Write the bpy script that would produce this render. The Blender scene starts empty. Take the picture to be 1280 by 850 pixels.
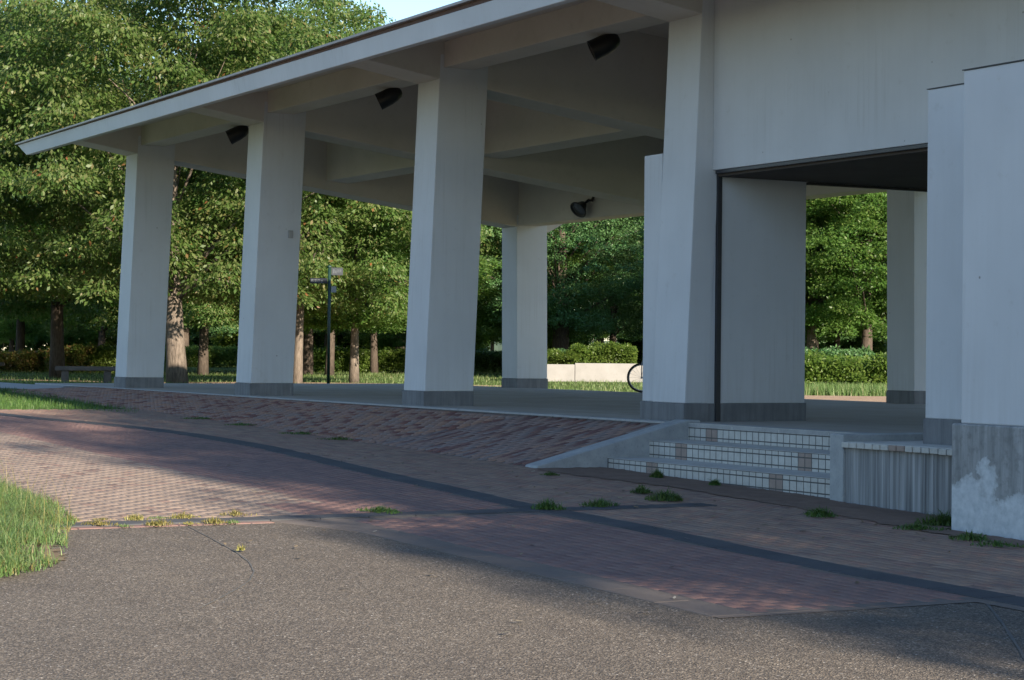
import bpy, bmesh, math, random
import numpy as np
from mathutils import Matrix, Vector, noise as mnoise
random.seed(7); RNG = np.random.default_rng(7)
D = bpy.data; SC = bpy.context.scene; COL = SC.collection
# ------------------------------------------------------------------ camera
CAM = Vector((21.0145, -13.8006, 0.8))
RX = Vector((0.478357, 0.878114, 0.009539)).normalized()
FX = Vector((-0.878165, 0.478316, 0.006314)).normalized()
UX = RX.cross(FX).normalized(); RX = FX.cross(UX).normalized()
FPX = 2615.24
cam_d = D.cameras.new('camera'); cam = D.objects.new('camera', cam_d); COL.objects.link(cam)
cam_d.sensor_fit = 'HORIZONTAL'; cam_d.sensor_width = 36.0; cam_d.lens = FPX / 1280 * 36
cam_d.clip_start = 0.1; cam_d.clip_end = 3000
M4 = Matrix.Identity(4)
for i in range(3):
    M4[i][0] = RX[i]; M4[i][1] = UX[i]; M4[i][2] = -FX[i]; M4[i][3] = CAM[i]
cam.matrix_world = M4
SC.camera = cam
# ------------------------------------------------------------------ world and sun
SUN_EL = math.radians(22.0); SUN_AZ = math.radians(5.0)      # azimuth measured from +X towards +Y
W = D.worlds.new('World'); SC.world = W; W.use_nodes = True
wn = W.node_tree.nodes; wl = W.node_tree.links
sky = wn.new('ShaderNodeTexSky'); sky.sky_type = 'NISHITA'; sky.sun_disc = False
sky.sun_elevation = SUN_EL; sky.sun_rotation = math.pi / 2 - SUN_AZ
sky.air_density = 1.0; sky.dust_density = 0.15; sky.ozone_density = 2.5
wn['Background'].inputs['Strength'].default_value = 0.085
wl.new(sky.outputs[0], wn['Background'].inputs[0])
sd = D.lights.new('sun', 'SUN'); sd.energy = 5.0; sd.angle = math.radians(0.53); sd.color = (1.0, 0.86, 0.68)
sun = D.objects.new('sun', sd); COL.objects.link(sun)
sdir = Vector((math.cos(SUN_EL) * math.cos(SUN_AZ), math.cos(SUN_EL) * math.sin(SUN_AZ), math.sin(SUN_EL)))
sun.rotation_euler = sdir.to_track_quat('Z', 'Y').to_euler(); sun.location = (30, 5, 30)
SC.view_settings.view_transform = 'Standard'; SC.view_settings.look = 'None'
SC.view_settings.exposure = 1.5; SC.view_settings.gamma = 1.0; SC.view_settings.use_curve_mapping = False
SC.render.engine = 'CYCLES'; SC.cycles.max_bounces = 8; SC.cycles.diffuse_bounces = 4

# ------------------------------------------------------------------ helpers
def at(px, dist, z=0.0):
    """world point seen in photo column px at a given depth, at height z (used only to plan positions)"""
    d = FX + RX * ((px - 640) / FPX)
    p = CAM + d * dist
    return Vector((p.x, p.y, z))
def smooth(a, b, t):
    t = min(max((t - a) / (b - a), 0), 1); return t * t * (3 - 2 * t)
def g(x, y):
    """height of the ground: a gentle fall to the right in front, level park behind"""
    f = -0.5 - 0.0195 * x
    k = smooth(-26.5, -21.5, x); f = f * k + (-0.05) * (1 - k)
    f = max(f, -1.6)
    b = -0.12
    t = smooth(1.0, 8.0, y)
    return f * (1 - t) + b * t
def tag(o, label=None, cat=None, group=None, kind=None):
    if label: o['label'] = label
    if cat: o['category'] = cat
    if group: o['group'] = group
    if kind: o['kind'] = kind
    return o
def empty(name, loc, label, cat, group=None):
    o = D.objects.new(name, None); COL.objects.link(o); o.location = loc; o.empty_display_size = 0.2
    return tag(o, label, cat, group)
def link(name, mesh, parent=None, loc=None):
    o = D.objects.new(name, mesh); COL.objects.link(o)
    if loc is not None: o.location = loc
    if parent is not None:
        o.parent = parent
    return o
class MB:
    """collects shapes in world coordinates, then links them as one mesh under a parent"""
    def __init__(s): s.v = []; s.f = []
    def hexa(s, b, t):
        n = len(s.v); s.v += [tuple(p) for p in b] + [tuple(p) for p in t]
        s.f += [(n+3, n+2, n+1, n), (n+4, n+5, n+6, n+7)] + [(n+i, n+(i+1) % 4, n+4+(i+1) % 4, n+4+i) for i in range(4)]
        return s
    def box(s, x0, x1, y0, y1, z0, z1):
        return s.hexa([(x0, y0, z0), (x1, y0, z0), (x1, y1, z0), (x0, y1, z0)], [(x0, y0, z1), (x1, y0, z1), (x1, y1, z1), (x0, y1, z1)])
    def prism_x(s, prof, x0, x1):
        """profile of (y,z) extruded along x"""
        n = len(s.v); k = len(prof)
        s.v += [(x0, p[0], p[1]) for p in prof] + [(x1, p[0], p[1]) for p in prof]
        s.f += [tuple(range(n + k - 1, n - 1, -1)), tuple(range(n + k, n + 2 * k))]
        s.f += [(n + i, n + (i + 1) % k, n + k + (i + 1) % k, n + k + i) for i in range(k)]
        return s
    def prism_z(s, poly, z0, z1):
        n = len(s.v); k = len(poly)
        s.v += [(p[0], p[1], z0) for p in poly] + [(p[0], p[1], z1) for p in poly]
        s.f += [tuple(range(n + k - 1, n - 1, -1)), tuple(range(n + k, n + 2 * k))]
        s.f += [(n + i, n + (i + 1) % k, n + k + (i + 1) % k, n + k + i) for i in range(k)]
        return s
    def tube(s, pts, rad, seg=8, cap=True):
        pts = [Vector(p) for p in pts]; n0 = len(s.v)
        for i, p in enumerate(pts):
            t = (pts[min(i + 1, len(pts) - 1)] - pts[max(i - 1, 0)]).normalized()
            a = Vector((0, 0, 1)) if abs(t.z) < .9 else Vector((1, 0, 0))
            u = t.cross(a).normalized(); w = t.cross(u)
            r = rad[i] if hasattr(rad, '__len__') else rad
            for k in range(seg):
                an = 2 * math.pi * k / seg; q = p + (u * math.cos(an) + w * math.sin(an)) * r
                s.v.append(tuple(q))
        for i in range(len(pts) - 1):
            for k in range(seg):
                a = n0 + i * seg + k; b = n0 + i * seg + (k + 1) % seg
                s.f.append((a, b, b + seg, a + seg))
        if cap:
            s.f.append(tuple(n0 + k for k in range(seg - 1, -1, -1)))
            s.f.append(tuple(n0 + (len(pts) - 1) * seg + k for k in range(seg)))
        return s
    def lathe(s, prof, origin, axis, seg=20):
        """profile of (r, h) spun about axis"""
        ax = Vector(axis).normalized(); a = Vector((0, 0, 1)) if abs(ax.z) < .9 else Vector((1, 0, 0))
        u = ax.cross(a).normalized(); w = ax.cross(u); o = Vector(origin); n0 = len(s.v)
        for r, h in prof:
            for k in range(seg):
                an = 2 * math.pi * k / seg
                s.v.append(tuple(o + ax * h + (u * math.cos(an) + w * math.sin(an)) * r))
        for i in range(len(prof) - 1):
            for k in range(seg):
                a_ = n0 + i * seg + k; b_ = n0 + i * seg + (k + 1) % seg
                s.f.append((a_, b_, b_ + seg, a_ + seg))
        return s
    def torus(s, c, axis, R, r, seg=36, sub=8):
        ax = Vector(axis).normalized(); a = Vector((0, 0, 1)) if abs(ax.z) < .9 else Vector((1, 0, 0))
        u = ax.cross(a).normalized(); w = ax.cross(u); c = Vector(c); n0 = len(s.v)
        for i in range(seg):
            an = 2 * math.pi * i / seg; d = u * math.cos(an) + w * math.sin(an)
            for k in range(sub):
                b = 2 * math.pi * k / sub
                s.v.append(tuple(c + d * (R + r * math.cos(b)) + ax * r * math.sin(b)))
        for i in range(seg):
            for k in range(sub):
                a_ = n0 + i * sub + k; b_ = n0 + i * sub + (k + 1) % sub
                c_ = n0 + ((i + 1) % seg) * sub + (k + 1) % sub; d_ = n0 + ((i + 1) % seg) * sub + k
                s.f.append((a_, d_, c_, b_))
        return s
    def build(s, name, m, parent=None, bevel=0.0, smoothf=False, seg=2):
        me = D.meshes.new(name)
        off = Vector((0, 0, 0))
        if parent is not None:
            p = parent
            while p is not None: off += p.location; p = p.parent
        me.from_pydata([tuple(Vector(v) - off) for v in s.v], [], s.f); me.update()
        bm = bmesh.new(); bm.from_mesh(me)
        bmesh.ops.recalc_face_normals(bm, faces=bm.faces)
        if bevel > 0:
            ed = [e for e in bm.edges if len(e.link_faces) == 2 and e.calc_face_angle(0) > 0.35]
            bmesh.ops.bevel(bm, geom=ed, offset=bevel, segments=seg, profile=0.5, affect='EDGES', clamp_overlap=True)
        bm.to_mesh(me); bm.free()
        if smoothf:
            for p in me.polygons: p.use_smooth = True
        if m: me.materials.append(m)
        return link(name, me, parent)
def fast_mesh(name, verts, faces, m):
    """verts (N,3) and faces (M,k) as numpy arrays"""
    me = D.meshes.new(name); n, k = faces.shape
    me.vertices.add(len(verts)); me.vertices.foreach_set('co', verts.astype(np.float32).ravel())
    me.loops.add(n * k); me.loops.foreach_set('vertex_index', faces.astype(np.int32).ravel())
    me.polygons.add(n); me.polygons.foreach_set('loop_start', np.arange(0, n * k, k, dtype=np.int32))
    me.polygons.foreach_set('loop_total', np.full(n, k, dtype=np.int32))
    me.update(calc_edges=True); me.validate()
    me.materials.append(m); return me

# ------------------------------------------------------------------ materials
class NT:
    def __init__(s, name):
        s.m = D.materials.new(name); s.m.use_nodes = True; s.t = s.m.node_tree; s.n = s.t.nodes; s.l = s.t.links
        s.bsdf = s.n['Principled BSDF']; s.out = s.n['Material Output']
    def add(s, typ, **kw):
        nd = s.n.new(typ)
        for k, v in kw.items():
            if hasattr(nd, k): setattr(nd, k, v)
            else: nd.inputs[k.replace('_', ' ')].default_value = v
        return nd
    def co(s, kind='Object', scale=(1, 1, 1)):
        if kind == 'World': o = s.add('ShaderNodeNewGeometry').outputs['Position']
        else: o = s.add('ShaderNodeTexCoord').outputs[kind]
        mp = s.add('ShaderNodeMapping'); mp.inputs['Scale'].default_value = scale; s.l.new(o, mp.inputs[0]); return mp.outputs[0]
    def noise(s, co, scale, detail=6, rough=.55):
        n = s.add('ShaderNodeTexNoise'); n.inputs['Scale'].default_value = scale; n.inputs['Detail'].default_value = detail
        n.inputs['Roughness'].default_value = rough; s.l.new(co, n.inputs['Vector']); return n.outputs['Fac']
    def ramp(s, fac, stops, interp='LINEAR'):
        r = s.add('ShaderNodeValToRGB'); r.color_ramp.interpolation = interp; e = r.color_ramp.elements
        while len(e) < len(stops): e.new(.5)
        for i, (p, c) in enumerate(stops):
            e[i].position = p; e[i].color = (*c, 1) if len(c) == 3 else c
        s.l.new(fac, r.inputs[0]); return r.outputs[0]
    def mix(s, fac, a, b, mode='MIX'):
        m = s.add('ShaderNodeMix'); m.data_type = 'RGBA'; m.blend_type = mode
        for sock, v in ((m.inputs[0], fac), (m.inputs[6], a), (m.inputs[7], b)):
            if isinstance(v, (int, float)): sock.default_value = v
            elif isinstance(v, tuple): sock.default_value = (*v, 1)
            else: s.l.new(v, sock)
        return m.outputs[2]
    def math(s, op, a, b=None, c=None, clamp=False):
        m = s.add('ShaderNodeMath'); m.operation = op; m.use_clamp = clamp
        for i, v in enumerate((a, b, c)):
            if v is None: continue
            if isinstance(v, (int, float)): m.inputs[i].default_value = v
            else: s.l.new(v, m.inputs[i])
        return m.outputs[0]
    def bump(s, h, strength=.3, dist=.01):
        b = s.add('ShaderNodeBump'); b.inputs['Strength'].default_value = strength; b.inputs['Distance'].default_value = dist
        s.l.new(h, b.inputs['Height']); s.l.new(b.outputs[0], s.bsdf.inputs['Normal'])
    def base(s, c, rough=.8, spec=.3):
        if isinstance(c, tuple): s.bsdf.inputs['Base Color'].default_value = (*c, 1)
        else: s.l.new(c, s.bsdf.inputs['Base Color'])
        s.bsdf.inputs['Roughness'].default_value = rough; s.bsdf.inputs['Specular IOR Level'].default_value = spec
        return s.m
def C3(*a): return tuple(a)

def mat_paint():
    t = NT('painted_concrete')
    w = t.co('World'); ws = t.co('World', (6, 6, .35))
    n1 = t.noise(w, .9, 5); n2 = t.noise(ws, 1.6, 6, .6); n3 = t.noise(w, 60, 3)
    c = t.ramp(n1, [(.3, (.52, .54, .565)), (.7, (.58, .60, .625))])
    c = t.mix(t.ramp(n2, [(.45, (0, 0, 0)), (.85, (.14, .14, .14))]), c, (.42, .42, .41))
    big = t.ramp(t.noise(w, .7, 3), [(.5, (0, 0, 0)), (.66, (1, 1, 1))]); fine = t.ramp(t.noise(t.co('World', (16, 16, .3)), 1.5, 5, .6), [(.52, (0, 0, 0)), (.7, (.34, .34, .34))])
    c = t.mix(t.math('MULTIPLY', big, fine), c, (.36, .365, .36))
    n4 = t.noise(w, 5.5, 4, .7)
    c = t.mix(t.ramp(n4, [(.62, (0, 0, 0)), (.74, (.3, .3, .3))]), c, (.40, .40, .39))
    # grime rising from the plinth and small knocks
    sx = t.add('ShaderNodeSeparateXYZ'); t.l.new(t.add('ShaderNodeNewGeometry').outputs['Position'], sx.inputs[0])
    low = t.math('MULTIPLY', t.math('SUBTRACT', 1.15, sx.outputs[2], clamp=True), t.ramp(t.noise(ws, 2.6, 6, .65), [(.42, (0, 0, 0)), (.8, (.28, .28, .28))]))
    c = t.mix(low, c, (.30, .295, .28))
    v = t.add('ShaderNodeTexVoronoi'); v.inputs['Scale'].default_value = 2.1; t.l.new(w, v.inputs['Vector'])
    c = t.mix(t.ramp(v.outputs['Distance'], [(.018, (.8, .8, .8)), (.03, (0, 0, 0))]), c, (.16, .15, .14))
    t.bump(t.math('ADD', t.math('MULTIPLY', n3, .3), n2), .12, .01)
    return t.base(c, .75, .25)
def mat_soffit():
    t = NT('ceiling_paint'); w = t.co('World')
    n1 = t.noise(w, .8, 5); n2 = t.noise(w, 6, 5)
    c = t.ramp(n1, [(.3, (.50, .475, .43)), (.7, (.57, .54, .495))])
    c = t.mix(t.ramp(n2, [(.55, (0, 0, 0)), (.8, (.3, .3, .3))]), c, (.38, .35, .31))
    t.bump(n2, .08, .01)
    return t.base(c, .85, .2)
def mat_plinth():
    t = NT('grey_plinth_concrete'); w = t.co('World'); ws = t.co('World', (9, 9, .8))
    n1 = t.noise(w, 3, 6); n2 = t.noise(ws, 1.5, 6, .65); n3 = t.noise(w, 45, 4)
    c = t.ramp(n1, [(.3, (.145, .153, .163)), (.7, (.205, .214, .225))])
    c = t.mix(t.ramp(n2, [(.45, (0, 0, 0)), (.72, (.7, .7, .7))]), c, (.10, .104, .11))
    c = t.mix(t.ramp(n2, [(.28, (.5, .5, .5)), (.36, (0, 0, 0))]), c, (.42, .42, .42))
    t.bump(n3, .25, .006)
    return t.base(c, .85, .25)
def mat_stained():
    t = NT('stained_base_concrete'); w = t.co('World'); ws = t.co('World', (5, 5, .5))
    sx = t.add('ShaderNodeSeparateXYZ'); t.l.new(t.add('ShaderNodeNewGeometry').outputs['Position'], sx.inputs[0])
    n1 = t.noise(w, 2.2, 7, .6); n2 = t.noise(ws, 2.2, 6, .65); n3 = t.noise(w, 14, 5, .65)
    c = t.ramp(n2, [(.3, (.17, .18, .185)), (.5, (.27, .28, .285)), (.7, (.38, .39, .40))])
    c = t.mix(t.ramp(n3, [(.5, (0, 0, 0)), (.75, (.6, .6, .6))]), c, (.13, .135, .135))
    # the coat that has run white near the ground, with a ragged upper edge
    h = t.math('ADD', t.math('MULTIPLY', sx.outputs[2], -1.25), t.math('MULTIPLY', t.math('SUBTRACT', n1, .5), 1.9))
    h = t.math('ADD', h, t.math('MULTIPLY', t.math('SUBTRACT', n3, .5), .28))
    pale = t.ramp(n3, [(.3, (.40, .44, .47)), (.7, (.60, .63, .66))])
    c = t.mix(t.ramp(h, [(.235, (0, 0, 0)), (.29, (.6, .6, .6)), (.40, (.92, .92, .92))]), c, pale)
    t.bump(n3, .35, .012)
    return t.base(c, .85, .25)
def mat_board():
    t = NT('streaked_planter_concrete'); w = t.co('World'); ws = t.co('World', (9, 9, .25)); wf = t.co('World', (26, 26, .5))
    n1 = t.noise(ws, 1.6, 4, .6); n2 = t.noise(wf, 1.5, 5, .6); n3 = t.noise(w, 20, 5)
    c = t.ramp(n1, [(.36, (.14, .145, .15)), (.5, (.255, .265, .275)), (.64, (.38, .39, .40))])
    c = t.mix(t.ramp(n2, [(.5, (0, 0, 0)), (.72, (.65, .65, .65))]), c, (.15, .155, .15))
    t.bump(n3, .25, .008)
    return t.base(c, .85, .25)
def mat_conc(name, a, b, bump=.25, sc=4):
    t = NT(name); w = t.co('World')
    n1 = t.noise(w, sc, 7, .65); n3 = t.noise(w, 38, 4)
    c = t.ramp(n1, [(.3, a), (.72, b)])
    c = t.mix(t.ramp(n3, [(.58, (0, 0, 0)), (.78, (.5, .5, .5))]), c, tuple(v * .55 for v in a))
    t.bump(n3, bump, .008)
    return t.base(c, .85, .25)
def mat_brick(name, stops, island):
    t = NT(name); w = t.co('World')
    if island: r = t.add('ShaderNodeNewGeometry').outputs['Random Per Island']
    else: r = t.add('ShaderNodeObjectInfo').outputs['Random']
    c = t.ramp(r, stops, 'CONSTANT')
    n1 = t.noise(w, 1.1, 5, .6); n2 = t.noise(w, 26, 6, .65)
    c = t.mix(t.ramp(n1, [(.3, (.25, .25, .25)), (.7, (0, 0, 0))]), c, (.12, .10, .09))
    c = t.mix(t.ramp(n2, [(.45, (0, 0, 0)), (.8, (.5, .5, .5))]), c, (.10, .085, .075))
    t.bump(n2, .3, .004)
    return t.base(c, .82, .3)
def mat_leaf(name, stops, trans=.5, rough=.42):
    t = NT(name)
    r = t.add('ShaderNodeNewGeometry').outputs['Random Per Island']
    oi = t.add('ShaderNodeObjectInfo').outputs['Random']
    c = t.ramp(r, stops)
    # boughs differ a little from one another
    n = t.noise(t.co('Object'), .45, 3); c = t.mix(t.ramp(n, [(.38, (0, 0, 0)), (.62, (.55, .55, .55))]), c, t.mix(.5, c, (.10, .115, .03)))
    hs = t.add('ShaderNodeHueSaturation'); t.l.new(c, hs.inputs['Color'])
    t.l.new(t.math('ADD', .488, t.math('MULTIPLY', oi, .02)), hs.inputs['Hue'])
    t.l.new(t.math('ADD', .85, t.math('MULTIPLY', oi, .3)), hs.inputs['Value'])
    c = hs.outputs[0]
    t.base(c, rough, .35)
    tr = t.add('ShaderNodeBsdfTranslucent'); t.l.new(t.mix(.5, c, (.18, .32, .05)), tr.inputs[0])
    mx = t.add('ShaderNodeMixShader'); mx.inputs[0].default_value = trans
    t.l.new(t.bsdf.outputs[0], mx.inputs[1]); t.l.new(tr.outputs[0], mx.inputs[2]); t.l.new(mx.outputs[0], t.out.inputs[0])
    return t.m
def mat_bark(name, a, b):
    t = NT(name); ws = t.co('Object', (7, 7, 1.6)); w = t.co('Object')
    n1 = t.noise(ws, 3, 6, .65); n2 = t.noise(w, 2, 4)
    c = t.ramp(n1, [(.35, a), (.68, b)]); c = t.mix(t.ramp(n2, [(.5, (0, 0, 0)), (.7, (.4, .4, .4))]), c, tuple(v * .6 for v in a))
    t.bump(n1, .8, .03)
    return t.base(c, .9, .15)
def mat_asphalt():
    t = NT('asphalt'); w = t.co('World')
    v = t.add('ShaderNodeTexVoronoi'); v.inputs['Scale'].default_value = 95; t.l.new(w, v.inputs['Vector'])
    sep = t.add('ShaderNodeSeparateColor'); t.l.new(v.outputs['Color'], sep.inputs[0])
    c = t.ramp(sep.outputs[0], [(0, (.075, .063, .051)), (.25, (.118, .10, .082)), (.5, (.155, .133, .109)), (.75, (.20, .174, .145)), (.94, (.275, .245, .21)), (.996, (.45, .43, .40))], 'CONSTANT')
    v2 = t.add('ShaderNodeTexVoronoi'); v2.inputs['Scale'].default_value = 75; t.l.new(w, v2.inputs['Vector'])
    sep2 = t.add('ShaderNodeSeparateColor'); t.l.new(v2.outputs['Color'], sep2.inputs[0])
    c = t.mix(t.ramp(sep2.outputs[1], [(.0, (.6, .6, .6)), (.35, (0, 0, 0)), (.992, (0, 0, 0)), (.995, (.7, .7, .7))], 'CONSTANT'), c, t.ramp(sep2.outputs[1], [(.0, (.06, .055, .05)), (.9, (.40, .385, .36))], 'CONSTANT'))
    n1 = t.noise(w, .55, 6, .6); n2 = t.noise(w, 2.8, 6, .7); n5 = t.noise(t.co('World', (.35, 2.4, 1)), 1.1, 5, .6)
    c = t.mix(t.ramp(n5, [(.5, (0, 0, 0)), (.72, (.55, .55, .55))]), c, t.mix(1.0, c, (1.22, 1.2, 1.16), 'MULTIPLY'))
    c = t.mix(t.ramp(n1, [(.35, (.5, .5, .5)), (.65, (0, 0, 0))]), c, t.mix(1.0, c, (.68, .67, .68), 'MULTIPLY'))
    c = t.mix(t.ramp(n2, [(.52, (0, 0, 0)), (.8, (.5, .5, .5))]), c, t.mix(1.0, c, (.62, .6, .58), 'MULTIPLY'))
    t.bump(t.math('ADD', v.outputs['Distance'], t.math('MULTIPLY', v2.outputs['Distance'], .5)), .7, .012)
    return t.base(c, .78, .3)
def mat_ground(name, stops, sc=1.2, bump=.4):
    t = NT(name); w = t.co('World')
    n1 = t.noise(w, sc, 7, .65); n2 = t.noise(w, 30, 5, .7)
    c = t.ramp(t.math('ADD', t.math('MULTIPLY', n1, .65), t.math('MULTIPLY', n2, .35)), stops)
    t.bump(n2, bump, .02)
    return t.base(c, .9, .1)
def mat_metal(name, c, rough=.5, spec=.4):
    t = NT(name); n = t.noise(t.co('Object'), 9, 4)
    return t.base(t.ramp(n, [(.3, tuple(v * .8 for v in c)), (.7, c)]), rough, spec)

PAINT = mat_paint(); SOFFIT = mat_soffit(); PLINTH = mat_plinth(); STAIN = mat_stained(); BOARD = mat_board()
CHEEK = mat_conc('cheek_concrete', (.26, .28, .29), (.40, .42, .43))
FLOOR = mat_conc('floor_concrete', (.30, .275, .24), (.39, .36, .32), .15, .8)
EDGE = mat_conc('floor_edge_stone', (.28, .285, .285), (.38, .385, .385))
TREAD = mat_conc('tread_concrete', (.42, .41, .385), (.54, .53, .50))
GROUT = mat_conc('dark_grout', (.085, .085, .083), (.13, .13, .125))
TILE = mat_conc('pale_tile', (.41, .405, .38), (.53, .525, .495), .05, 9)
TANTILE = mat_conc('tan_tile', (.27, .215, .185), (.34, .27, .235), .05, 9)
DARKSTONE = mat_conc('dark_band_stone', (.05, .053, .06), (.078, .081, .088), .2, 2)
PALESTONE = mat_conc('border_strip_stone', (.115, .098, .088), (.16, .138, .124), .25, 2)
BED = mat_conc('joint_sand', (.125, .104, .09), (.17, .145, .127), .4, 6)
DARKMETAL = mat_metal('dark_steel', (.035, .036, .042), .45)
BLACK = mat_metal('black_enamel', (.012, .012, .013), .4)
ROOFMETAL = mat_metal('roof_cap_metal', (.34, .31, .30), .5)
BROWNBOARD = mat_metal('brown_board', (.11, .055, .042), .7)
LENS = mat_metal('lamp_lens', (.10, .105, .11), .15, .6)
ASPHALT = mat_asphalt()
RED = [(0, (.215, .128, .112)), (.25, (.232, .138, .120)), (.5, (.20, .12, .108)), (.7, (.245, .15, .128)), (.92, (.18, .108, .10))]
BUFF = [(0, (.295, .20, .15)), (.25, (.27, .178, .135)), (.45, (.32, .22, .165)), (.62, (.285, .17, .132)), (.8, (.25, .175, .14)), (.94, (.215, .14, .115))]
PINK = [(0, (.258, .20, .163)), (.25, (.272, .21, .17)), (.5, (.245, .185, .15)), (.7, (.285, .22, .18)), (.88, (.24, .165, .135)), (.965, (.17, .115, .098))]
RAMPC = [(0, (.275, .19, .165)), (.3, (.24, .195, .185)), (.46, (.31, .195, .15)), (.62, (.155, .075, .072)), (.76, (.265, .185, .16)), (.93, (.20, .10, .085))]
BR = {}
for nm, st in (('red_brick', RED), ('buff_brick', BUFF), ('pink_brick', PINK), ('ramp_brick', RAMPC)):
    BR[nm] = (mat_brick(nm, st, False), mat_brick(nm + '_mass', st, True))
def gy(*s): return [(i / max(len(s) - 1, 1), c) for i, c in enumerate(s)]
L_OLIVE = mat_leaf('olive_leaf', [(0, (.05, .12, .028)), (.35, (.085, .17, .042)), (.7, (.14, .21, .066)), (.94, (.20, .235, .10)), (.985, (.20, .17, .06)), (.9985, (.26, .10, .04))])
L_GREEN = mat_leaf('bright_leaf', [(0, (.04, .11, .02)), (.4, (.07, .165, .032)), (.8, (.105, .21, .045)), (1, (.16, .23, .06))])
L_DARK = mat_leaf('dark_leaf', [(0, (.035, .10, .036)), (.5, (.06, .145, .05)), (1, (.10, .19, .075))], .25)
L_BUSH = mat_leaf('bush_leaf', [(0, (.06, .12, .02)), (.5, (.10, .175, .03)), (1, (.15, .21, .045))])
L_AUTUMN = mat_leaf('turning_leaf', [(0, (.07, .10, .02)), (.4, (.12, .14, .03)), (.7, (.17, .12, .04)), (1, (.22, .10, .05))])
BARK_A = mat_bark('grey_brown_bark', (.085, .07, .058), (.205, .17, .142))
BARK_D = mat_bark('dark_bark', (.045, .036, .03), (.11, .088, .072))
BLADE = mat_leaf('grass_blade', [(0, (.07, .14, .04)), (.45, (.115, .20, .065)), (.8, (.17, .25, .10)), (.93, (.24, .29, .14)), (1, (.34, .31, .17))], .35, .5)
BLADE_DK = mat_leaf('lawn_blade', [(0, (.035, .09, .022)), (.6, (.055, .125, .032)), (1, (.10, .16, .045))], .3, .5)
BLADE_DRY = mat_leaf('dry_blade', [(0, (.14, .15, .04)), (.5, (.24, .21, .07)), (1, (.34, .28, .12))], .3, .5)
LAWN = mat_ground('lawn_soil', [(.3, (.035, .062, .016)), (.5, (.055, .085, .022)), (.72, (.10, .11, .04))])
SOIL = mat_ground('dark_soil', [(.3, (.14, .10, .08)), (.5, (.185, .132, .105)), (.7, (.235, .172, .136))], 5)
DRYSOIL = mat_ground('dry_soil', [(.3, (.13, .10, .07)), (.7, (.21, .165, .115))], 9)
PATH = mat_ground('sandy_path_earth', [(.3, (.26, .185, .13)), (.7, (.36, .265, .19))], 2)

# ------------------------------------------------------------------ ground
def sheet(name, poly_fn, xs, ys, dz, m, kind='structure', parent=None):
    v = []; f = []; nx, ny = len(xs), len(ys)
    for y in ys:
        for x in xs: v.append((x, y, g(x, y) + dz))
    for j in range(ny - 1):
        for i in range(nx - 1):
            cx = (xs[i] + xs[i+1]) / 2; cy = (ys[j] + ys[j+1]) / 2
            if poly_fn(cx, cy): f.append((j*nx+i, j*nx+i+1, (j+1)*nx+i+1, (j+1)*nx+i))
    me = D.meshes.new(name); me.from_pydata(v, [], f); me.update(); me.materials.append(m)
    bm = bmesh.new(); bm.from_mesh(me); bmesh.ops.delete(bm, geom=[q for q in bm.verts if not q.link_faces], context='VERTS'); bm.to_mesh(me); bm.free()
    o = link(name, me, parent); o['kind'] = kind; return o
def frange(a, b, n): return [a + (b - a) * i / n for i in range(n + 1)]
gxs = sorted(set([-1200, -700, -400, -260] + frange(-180, -60, 24) + frange(-60, 40, 100) + [60, 100, 200, 500, 900]))
gys = sorted(set([-900, -400, -150, -80] + frange(-60, -20, 10) + frange(-20, 40, 60) + frange(45, 200, 20) + [300, 500, 900, 1400]))
sheet('lawn', lambda x, y: True, gxs, gys, -0.07, LAWN)
sheet('asphalt_pavement', lambda x, y: True, frange(-13.9, 60, 74), frange(-60, 0.6, 61), 0.0, ASPHALT)

def inpoly(x, y, P):
    c = False; j = len(P) - 1
    for i in range(len(P)):
        if (P[i][1] > y) != (P[j][1] > y) and x < (P[j][0]-P[i][0]) * (y-P[i][1]) / (P[j][1]-P[i][1]) + P[i][0]: c = not c
        j = i
    return c
def flat(name, poly, dz, m, kind='structure', sub=3):
    """a thin patch that follows the ground, with its real outline"""
    bm = bmesh.new(); vs = [bm.verts.new((p[0], p[1], 0)) for p in poly]
    fc = bm.faces.new(vs); bmesh.ops.triangulate(bm, faces=[fc])
    for _ in range(sub): bmesh.ops.subdivide_edges(bm, edges=[e for e in bm.edges if e.calc_length() > .8], cuts=1, use_grid_fill=False); bmesh.ops.triangulate(bm, faces=bm.faces)
    for q in bm.verts: q.co.z = g(q.co.x, q.co.y) + (dz(q.co.x) if callable(dz) else dz)
    bmesh.ops.recalc_face_normals(bm, faces=bm.faces)
    me = D.meshes.new(name); bm.to_mesh(me); bm.free(); me.materials.append(m)
    if me.polygons and me.polygons[0].normal.z < 0: me.flip_normals()
    o = link(name, me); o['kind'] = kind; return o
def wob(poly, amp, step=.35, seed=0):
    """ragged copy of an outline"""
    r = random.Random(seed); out = []
    for i in range(len(poly)):
        a = Vector(poly[i]); b = Vector(poly[(i+1) % len(poly)]); n = max(1, int((b - a).length / step))
        for k in range(n):
            p = a + (b - a) * (k / n); out.append((p.x + r.uniform(-amp, amp), p.y + r.uniform(-amp, amp)))
    return out

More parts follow.
